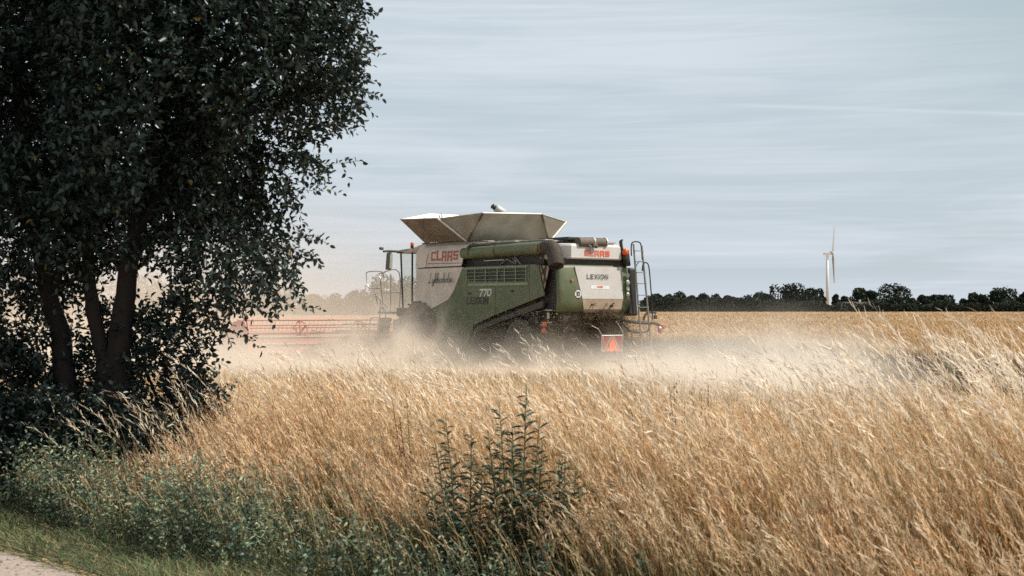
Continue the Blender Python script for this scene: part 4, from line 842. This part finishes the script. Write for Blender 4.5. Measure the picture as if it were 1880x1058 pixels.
o = tb_.build('thin_dry_grass', grassm); tag(o, 'thin dry grass stems mixed between the green weeds', 'grass', kind='stuff')
b = Batch(); n = 90000
x = -7.5 + 12 * rng.random(n); ye = 15.95 - 15.4 * (x + 9) / 14
y = ye + .02 + 5.2 * rng.random(n)
k = (y > 6) & (y < edge_y(x) + .8) & (np.abs(x) < y * .4 + .3); x, y = x[k], y[k]; n = len(x)
pat = .5 + .5 * np.sin(x * 3.1 + np.sin(y * 2.7) * 1.5) * np.sin(y * 3.7 + x); nearp = np.clip((y - (15.95 - 15.4 * (x + 9) / 14)) / .25, .25, 1)
h_ = (.05 + .11 * rng.random(n)) * (.6 + .8 * pat) * nearp; dd = rng.normal(0, .06, (n, 2)); t = np.linspace(0, 1, 4)
P = np.stack([x[:, None] + dd[:, :1] * t ** 2 - .03 * t, y[:, None] + dd[:, 1:] * t ** 2, h_[:, None] * t * (1 - .2 * t)], 2)
cb = np.where(rng.random((n, 1)) < .35, np.array([.30, .25, .13]), np.array([.11, .155, .075])) * (.5 + 1.0 * rng.random((n, 1))) * (.8 + .4 * pat[:, None])
V, Q, C = ribbons(P, np.broadcast_to(np.array([.006, .006, .005, .002]), (n, 4)), np.repeat(cb[:, None], 4, 1)); b.add(V, Q, C)
o = b.build('verge_grass', turfm); tag(o, 'short green verge grass beside the gravel track', 'grass', kind='stuff')
turf = mat('verge_soil', (.10, .10, .05), .95, (.17, .13, .075), 7, bump=.5, detail=10)
mb = MB(); ex_ = [(-9 + 14 * i / 24, 15.95 - 15.4 * i / 24 + .12 + rr.uniform(-.06, .06), .008) for i in range(25)]
mb.poly(ex_ + [(8, 0.4, .008), (8, 15, .008), (-9, 19, .008)]); tv = mb.build('verge', turf); tag(tv, kind='structure')

# taller single weeds rising out of the dry grass
def tall_weed(px, py, stems, label):
    root = empty('tall_weed', (px, py, 0)); tag(root, label, 'weed', 'dark green weeds standing in the dry grass'); b = Batch(); mb = MB()
    for (dx, dy, h_, lean) in stems:
        t = np.linspace(0, 1, 9); xs = dx + lean * t ** 1.5; pts = [(float(a), dy, float(h_ * c)) for a, c in zip(xs, t)]
        mb.tube(pts, [.007 - .0005 * i for i in range(9)], 6)
        nl = int(h_ * 52); tt = .2 + .75 * (np.arange(nl) + rng.random(nl) * .4) / nl
        pos = np.stack([dx + lean * tt ** 1.5, np.full(nl, dy), h_ * tt], 1); an = np.arange(nl) * 2.4 + rng.random() * 6 + rng.normal(0, .5, nl)
        d = np.stack([np.cos(an) * 1.0, np.sin(an) * .7, -.1 + .9 * rng.random(nl)], 1); nr_ = np.stack([rng.normal(0, .2, nl), rng.normal(0, .2, nl), np.ones(nl)], 1)
        ll = .105 * (.45 + .75 * rng.random(nl)) * (1.2 - .6 * tt); c = np.array([.06, .095, .06]) * (.7 + .6 * rng.random((nl, 1)))
        V, Q, C = leaves(pos, d, nr_, ll, ll * .30, c); b.add(V, Q, C)
    mb.build('stem', mat('weed_stem', (.10, .12, .06), .7), root, True); b.build('leaf', weedm, root)
tall_weed(-.33, 8.75, [(0, 0, 1.05, -.08), (.07, .05, .98, .01), (-.05, .1, .88, -.10), (.12, -.05, .76, .03), (-.02, -.1, .66, -.06), (.05, -.15, .55, .02), (-.08, -.05, .60, -.08)], 'dark leafy weed left of the tallest weed in the dry grass')
tall_weed(-.02, 8.7, [(0, 0, 1.14, -.06), (.08, .06, 1.24, .03), (.13, -.05, 1.05, .06), (-.05, .08, .95, -.08), (.16, .0, .90, .05), (.02, -.1, .92, .0), (.10, -.12, .80, -.02), (-.04, -.08, .78, -.06), (.14, -.15, .66, .04), (.04, .1, 1.0, -.02)], 'tallest dark leafy weed in the middle of the dry grass')
tall_weed(.30, 8.55, [(0, 0, .84, .02), (.05, .05, .78, .04), (-.04, .03, .72, -.04), (.02, -.05, .62, .02), (-.05, -.06, .52, -.03), (.07, -.02, .66, .05), (.0, .06, .80, -.02)], 'short bushy weed right of the tallest weed')
def dock(x, y, h_, label):
    root = empty('dry_dock_plant', (x, y, 0)); tag(root, label, 'dry weed', 'brown seeding stalks'); mb = MB(); b = Batch()
    for k in range(3):
        l = random.uniform(-.12, .05); hh = h_ * random.uniform(.8, 1); mb.tube([(0.02 * k, 0, 0), (.02 * k + l * .4, 0, hh * .6), (.02 * k + l, 0, hh)], [.004, .003, .002], 5)
        n = 26; t = .55 + .45 * rng.random(n); pos = np.stack([.02 * k + l * t ** 1.6, rng.normal(0, .012, n), hh * t], 1) + rng.normal(0, .012, (n, 3))
        V, Q, C = leaves(pos, rng.normal(0, 1, (n, 3)), rng.normal(0, 1, (n, 3)), np.full(n, .016), np.full(n, .011), np.array([.24, .09, .035]) * (.7 + .6 * rng.random((n, 1)))); b.add(V, Q, C)
    mb.build('stem', M['rust'], root); tag(b.build('seed_head', weedm, root), kind='stuff')
dock(1.17, 10.0, 1.36, 'thin dry brown stalk standing in the dust haze right of the combine'); dock(1.38, 10.2, 1.28, 'shorter brown stalk right of the thin dry stalk'); dock(-2.85, 11.0, .55, 'rusty orange dock plant between weeds and dry grass at left')
dock(-.75, 10.2, 1.12, 'small brown seed stalk below the front of the combine')

# ------------------------------------------------------------------ distant trees
def far_tree(x, y, wdt, hgt, label, colr, group, n=1500, fs=.55, base=0.0, trunk=True):
    root = empty('broadleaf_tree', (x, y, base)); tag(root, label, 'tree', group)
    r = np.random.default_rng(int(abs(x * 13 + y)) + 5); nb = 9
    cen = np.stack([r.normal(0, .23, nb) * wdt, r.normal(0, .2, nb) * wdt, hgt * (.15 + .55 * r.random(nb))], 1); cen[:, 2] += hgt * .08 * r.normal(size=nb); cen[0] = (0, 0, hgt * .45); cen[1] = (wdt * .05, 0, hgt * .70); cen[2] = (wdt * .22, 0, hgt * .22); cen[3] = (-wdt * .22, 0, hgt * .22)
    rad = wdt * (.20 + .12 * r.random(nb)); rad[0] = wdt * .38
    k = r.integers(0, nb, n); u = r.normal(size=(n, 3)); u /= np.linalg.norm(u, axis=1, keepdims=True)
    P = cen[k] + u * rad[k][:, None] * np.array([1, 1, .85]) * (.70 + .34 * r.random((n, 1)) + .22 * (r.random((n, 1)) < .12) * r.random((n, 1)))
    P[:, 2] = np.clip(P[:, 2], .15, hgt * 1.02); P[:, 0] = np.clip(P[:, 0], -wdt * .55, wdt * .55)
    a = r.normal(size=(n, 3)); a /= np.linalg.norm(a, axis=1, keepdims=True); bq_ = np.cross(a, r.normal(size=(n, 3))); bq_ /= np.linalg.norm(bq_, axis=1, keepdims=True); s = fs * (.5 + .8 * r.random((n, 1)))
    V = np.stack([P - a * s * .5, P + bq_ * s * .4, P + a * s * .5, P - bq_ * s * .4], 1).reshape(-1, 3); Q = np.arange(n)[:, None] * 4 + np.arange(4)
    C = np.repeat(colr * (.6 + .8 * r.random((n, 1))), 4, 0)
    fast_mesh('crown', V, Q, farleafm, C, root)
    mb = MB(); mb.tube([(0, 0, -.1), (.1, 0, hgt * .3), (0, 0, hgt * .7)], [wdt * .035, wdt * .028, wdt * .012], 7); mb.tube([(0, 0, hgt * .3), (wdt * .2, 0, hgt * .6)], [wdt * .02, .05], 5); mb.build('trunk', barkm, root)
DG = np.array([.026, .036, .022]); MG = np.array([.040, .058, .030])
def X(px, Y): return (px - 940) / 2611 * Y
right = [(1204, 26, 9.6, 0, 'leftmost tree of the far row, just right of the ladder'), (1226, 24, 9.2, 1, 'bushy far tree second from the ladder'), (1246, 24, 10.4, 0, 'pointed far tree above the wheat right of the ladder'), (1268, 26, 8.6, 1, 'low rounded far tree in the left wood'), (1290, 24, 9.0, 0, 'far tree in the middle of the left wood'),
 (1312, 26, 9.2, 0, 'dark broad far tree in the left wood'), (1334, 24, 9.0, 1, 'far tree near the right end of the left wood'), (1356, 22, 7.6, 0, 'small far tree in the dip of the left wood'), (1378, 22, 7.6, 1, 'light green small far tree in the dip'), (1404, 30, 9.4, 1, 'light green far tree left of the big dark pair'),
 (1456, 48, 13.2, 0, 'left tree of the big dark pair beside the wind turbine'), (1486, 32, 12.4, 0, 'right tree of the big dark pair beside the wind turbine'), (1508, 16, 8.6, 0, 'small tree between the dark pair and the turbine tower'), (1534, 13, 10.6, 0, 'narrow pointed tree right of the turbine tower'), (1549, 16, 9.2, 0, 'small tree behind the white gable'),
 (1576, 32, 11.2, 1, 'rounded tree behind the house roof'), (1601, 20, 11.6, 0, 'pointed tree right of the house roof'), (1636, 54, 13.0, 0, 'largest dark tree right of the white house'), (1672, 22, 7.6, 1, 'low tree right of the largest dark tree'), (1692, 26, 9.0, 0, 'first tree of the low dark clump'), (1716, 24, 8.8, 0, 'second tree of the low dark clump'),
 (1738, 28, 8.2, 1, 'sloping tree at the right end of the low clump'), (1774, 17, 6.4, 0, 'small lone tree in the gap'), (1800, 26, 9.6, 0, 'left tree of the right hand pair'), (1830, 44, 11.8, 0, 'broad tree of the right hand pair'), (1854, 22, 7.0, 1, 'low tree right of the right hand pair'), (1884, 30, 11.2, 0, 'tree cut by the right edge of the photo')]
for px, wpx, hg, c, lab in right:
    Y = 585 + (px * 7 % 23); far_tree(X(px, Y), Y, wpx * Y / 2611 * 1.45, hg * .95, lab, MG if c else DG, 'trees along the far side of the field', n=3200, fs=1.0)
b = Batch()
n = 24000; x = 52 + 180 * rng.random(n); y = 572 + 10 * rng.random(n); hh = (4.2 + 1.2 * np.sin(x * .35) * np.sin(x * .13 + 1)) + 2.6 * (x < 108) * (.8 + .2 * np.sin(x * .8)); z = hh * rng.random(n)
a = rng.normal(size=(n, 3)); a /= np.linalg.norm(a, axis=1, keepdims=True); c_ = np.cross(a, rng.normal(size=(n, 3))); c_ /= np.linalg.norm(c_, axis=1, keepdims=True); P = np.stack([x, y, z], 1); s = .9
V = np.stack([P - a * s * .5, P + c_ * s * .4, P + a * s * .5, P - c_ * s * .4], 1).reshape(-1, 3); Q = np.arange(n)[:, None] * 4 + np.arange(4); b.add(V, Q, np.repeat(DG * (.6 + .8 * rng.random((n, 1))), 4, 0))
o = b.build('hedgerow', farleafm); tag(o, 'low hedge running under the far trees', 'hedge', kind='stuff')
left = [(745, 78, 8.2, 0, 'tall hazy tree seen through the cab'), (700, 80, 8.2, 0, 'tall hazy tree just left of the guard rails'), (655, 60, 5.0, 1, 'low hazy bush left of the tall hazy tree'), (612, 60, 4.3, 1, 'lowest hazy bush behind the header'), (570, 70, 4.0, 1, 'hazy bush at the edge of the leaves'),
        (510, 90, 5.4, 0, 'hazy tree behind the hanging branches'), (440, 100, 6.4, 0, 'hazy tree behind the left end of the header'), (360, 110, 7.2, 0, 'hazy tree seen under the crown'), (270, 110, 7.6, 0, 'hazy tree right of the forked trunk'), (120, 120, 7.8, 0, 'hazy tree between the trunks'), (20, 110, 7.4, 0, 'hazy tree at the left edge')]
for px, wpx, hg, c, lab in left:
    Y = 232 + (px * 5 % 11); far_tree(X(px, Y), Y, wpx * Y / 2611 * 1.15, hg, lab, MG if c else DG * 1.2, 'dust veiled trees behind the combine', n=3500, fs=.42)

# ------------------------------------------------------------------ house and wind turbine
Yh = 575.0; xh = X(1548, Yh)
hs = empty('farmhouse', (xh, Yh, 0), R(10)); tag(hs, 'white gabled farmhouse with dark roof among the far trees', 'house')
wm = mat('house_white_wall', (.72, .70, .66), .8, (.62, .6, .56), 1.5); rm = mat('dark_tile_roof', (.045, .032, .028), .85, (.07, .05, .04), 2.5, bump=.5)
mb = MB(); mb.hull([(-1.9, 0, 0), (1.9, 0, 0), (1.9, 5, 0), (-1.9, 5, 0)], [(-1.9, 0, 2.0), (1.9, 0, 2.0), (1.9, 5, 2.0), (-1.9, 5, 2.0)]); mb.hull([(-1.9, 0, 2.0), (1.9, 0, 2.0), (1.9, 5, 2.0), (-1.9, 5, 2.0)], [(-.03, 0, 4.6), (.03, 0, 4.6), (.03, 5, 4.6), (-.03, 5, 4.6)]); mb.box((1.9, .8, 0), (12, 5.5, 2.2)); mb.build('wall', wm, hs)
mb = MB(); mb.slab([(-2.15, -.2, 1.75), (0, -.2, 4.72), (0, 5.2, 4.72), (-2.15, 5.2, 1.75)], (-.1, 0, .1)); mb.slab([(2.15, -.2, 1.75), (0, -.2, 4.72), (0, 5.2, 4.72), (2.15, 5.2, 1.75)], (.1, 0, .1)); mb.hull([(1.2, .4, 2.2), (12.4, .4, 2.2), (12.4, 6, 2.2), (1.2, 6, 2.2)], [(1.0, 3.1, 4.7), (12.2, 3.1, 4.7), (12.2, 3.3, 4.7), (1.0, 3.3, 4.7)]); rf_ = mb.build('roof', rm, hs)
mb = MB(); mb.box((8.2, 2.9, 4.4), (8.9, 3.5, 5.6)); mb.build('chimney', wm, rf_)
for x_, z_ in ((0, 2.4), (-.9, .9), (.9, .9)):
    mb = MB(); mb.box((x_ - .35, -.03, z_ - .5), (x_ + .35, .02, z_ + .4)); mb.build('window', M['black'], hs)
for x_ in (6.0, 7.2, 8.6, 9.8):
    mb = MB(); mb.box((x_ - .3, .85, 2.5), (x_ + .3, 1.6, 3.3)); mb.build('dormer', wm, rf_)
Yt = 1500.0
wt_ = empty('wind_turbine', (X(1519, Yt), Yt, 0)); tag(wt_, 'tall white wind turbine with two blades showing above the far trees', 'wind turbine')
tm = mat('turbine_white', (.66, .63, .60), .5, (.6, .57, .54), 1.0)
mb = MB(); mb.tube([(0, 0, 0), (0, 0, 58.5)], [2.0, 1.2], 20); mb.build('tower', tm, wt_, True)
mb = MB(); mb.hull([(-4.3, -1.6, 59.0), (4.6, -1.6, 59.0), (4.6, 1.6, 59.0), (-4.3, 1.6, 59.0)], [(-3.6, -1.2, 62.0), (4.0, -1.2, 62.2), (4.0, 1.2, 62.2), (-3.6, 1.2, 62.0)], .4); mb.build('nacelle', tm, wt_)
mb = MB(); mb.lathe((4.6, 0, 60.5), (1, 0, 0), [(0, 1.4), (1.2, 1.5), (2.2, 1.0), (2.8, .2)], 14); rt = mb.build('hub', tm, wt_, True)
bladem = mat('blade_grey', (.27, .265, .26), .5, (.24, .235, .23), 1.0)
for a_ in (32, 152, 272):
    aa = R(a_); dv = Vector((.30 * math.sin(aa), .954 * math.sin(aa), math.cos(aa))).normalized(); mb = MB(); c0_ = Vector((5.9, 0, 60.5))
    sd2 = Vector((.85, .35, 0)); rgs = []
    for t_, ch in ((.8, .7), (3, 1.3), (6, 1.8), (14, 1.3), (26, .9), (35, .5)):
        c_ = c0_ + dv * t_; sdv = (sd2 - dv * sd2.dot(dv)).normalized(); nv = dv.cross(sdv)
        rgs.append([mb.bm.verts.new(c_ + sdv * ch * q0 + nv * ch * q1) for q0, q1 in ((-.8, 0), (0, .28), (.8, 0), (0, -.22))])
    for i in range(5):
        for k_ in range(4): mb.bm.faces.new([rgs[i][k_], rgs[i][(k_ + 1) % 4], rgs[i + 1][(k_ + 1) % 4], rgs[i + 1][k_]])
    mb.bm.faces.new(rgs[0]); mb.bm.faces.new(rgs[-1]); mb.build('blade', bladem, wt_)

# ------------------------------------------------------------------ dust raised by the combine (volumes)
def dust(name, loc, size, dens, zfall, nscale, thr, label, colr=(.93, .86, .77), aniso=.1, rz=0.0, pw=1.5, step=.5):
    me = bpy.data.meshes.new(name); bm = bmesh.new(); bmesh.ops.create_icosphere(bm, subdivisions=4, radius=1.0)
    for v_ in bm.verts:
        v_.co = Vector((v_.co.x * size[0], v_.co.y * size[1], v_.co.z * size[2]))
        if v_.co.z + loc[2] < .02: v_.co.z = .02 - loc[2]
    bm.to_mesh(me); bm.free()
    m = bpy.data.materials.new(name); m.use_nodes = True; t = m.node_tree; n_ = t.nodes; l = t.links
    n_.remove(n_['Principled BSDF']); pv = n_.new('ShaderNodeVolumePrincipled'); l.new(pv.outputs[0], n_['Material Output'].inputs['Volume'])
    pv.inputs['Color'].default_value = (*colr, 1); pv.inputs['Anisotropy'].default_value = aniso
    tc_ = n_.new('ShaderNodeTexCoord')
    def mth(op, a, b=None, cl=False):
        q = n_.new('ShaderNodeMath'); q.operation = op; q.use_clamp = cl
        for i, v in enumerate((a, b)):
            if v is None: continue
            if isinstance(v, (int, float)): q.inputs[i].default_value = v
            else: l.new(v, q.inputs[i])
        return q.outputs[0]
    dv = n_.new('ShaderNodeVectorMath'); dv.operation = 'DIVIDE'; l.new(tc_.outputs['Object'], dv.inputs[0]); dv.inputs[1].default_value = size
    le = n_.new('ShaderNodeVectorMath'); le.operation = 'LENGTH'; l.new(dv.outputs[0], le.inputs[0])
    fall = mth('POWER', mth('SUBTRACT', 1.0, le.outputs['Value'], True), pw)
    sp_ = n_.new('ShaderNodeSeparateXYZ'); l.new(tc_.outputs['Object'], sp_.inputs[0])
    zf = mth('EXPONENT', mth('MULTIPLY', mth('MAXIMUM', mth('ADD', sp_.outputs['Z'], loc[2]), 0.0), -1.0 / zfall))
    no_ = n_.new('ShaderNodeTexNoise'); no_.inputs['Scale'].default_value = nscale; no_.inputs['Detail'].default_value = 3; no_.inputs['Distortion'].default_value = .4; l.new(tc_.outputs['Object'], no_.inputs['Vector'])
    mr = n_.new('ShaderNodeMapRange'); mr.inputs[1].default_value = thr; mr.inputs[2].default_value = thr + .35; mr.inputs[3].default_value = .08; mr.inputs[4].default_value = 2.0; l.new(no_.outputs['Fac'], mr.inputs[0])
    l.new(mth('MULTIPLY', mth('MULTIPLY', mth('MULTIPLY', fall, zf), mr.outputs[0]), dens), pv.inputs['Density'])
    m.cycles.volume_step_rate = step
    me.materials.append(m); o = bpy.data.objects.new(name, me); o.location = loc; o.rotation_euler.z = rz; col.objects.link(o); tag(o, label, 'dust', kind='stuff'); return o
dust('ground_dust', (-10.8, 38.5, 0.0), (10.8, 6.5, 2.6), 1.1, .75, .55, .35, 'low pale dust rolling over the stubble below the cutting header', step=.12)
dust('trailing_dust', (5.5, 32.5, 0.0), (4.4, 10.0, 2.3), 1.25, .75, .7, .40, 'bright white dust trailing behind the combine at right', colr=(.95, .90, .83), step=.12)
dust('thin_dust', (0.5, 36.5, 0.0), (7, 4.0, 1.7), .9, .55, .8, .40, 'thin dust creeping past the rear wheel', step=.12)
dust('drifting_dust', (-17.0, 60.0, 0.5), (24, 24, 9.0), .10, 5.0, .18, .30, 'brownish dust haze hanging behind the cutting header', colr=(.90, .80, .70), step=.2)
dust('wheel_dust', (-3.5, 43.2, .2), (3.2, 2.8, 2.4), 3.0, 1.5, 1.3, .42, 'dust boiling up round the front wheel', colr=(.90, .81, .71), step=.1)
# gravel on the track
b = Batch(); n = 2600; x = -6 + 6.5 * rng.random(n); y = 15.95 - 15.4 * (x + 9) / 14 - 2.5 * rng.random(n) ** 1.5; rr_ = .004 + .012 * rng.random(n) ** 3
fac_ = np.array([[1, 0, 0], [0, 1, 0], [-1, 0, 0], [0, -1, 0], [0, 0, .7]]); P = np.stack([x, y, 0 * x + .006], 1)
V = (P[:, None] + fac_[None] * rr_[:, None, None] * (.7 + .6 * rng.random((n, 5, 1)))).reshape(-1, 3); base = np.arange(n)[:, None] * 5
Q = np.concatenate([base + np.array([0, 1, 4, 4])[None] * 1, ], 0)
T = np.concatenate([base + np.array(t) for t in ((0, 1, 4), (1, 2, 4), (2, 3, 4), (3, 0, 4))], 0)
o = fast_mesh('gravel', V, np.zeros((0, 4), int), turfm, np.repeat(np.array([.42, .36, .31]) * (.5 + .8 * rng.random((n, 1))), 5, 0), None, T); tag(o, 'loose gravel on the pale track', 'gravel', kind='stuff')
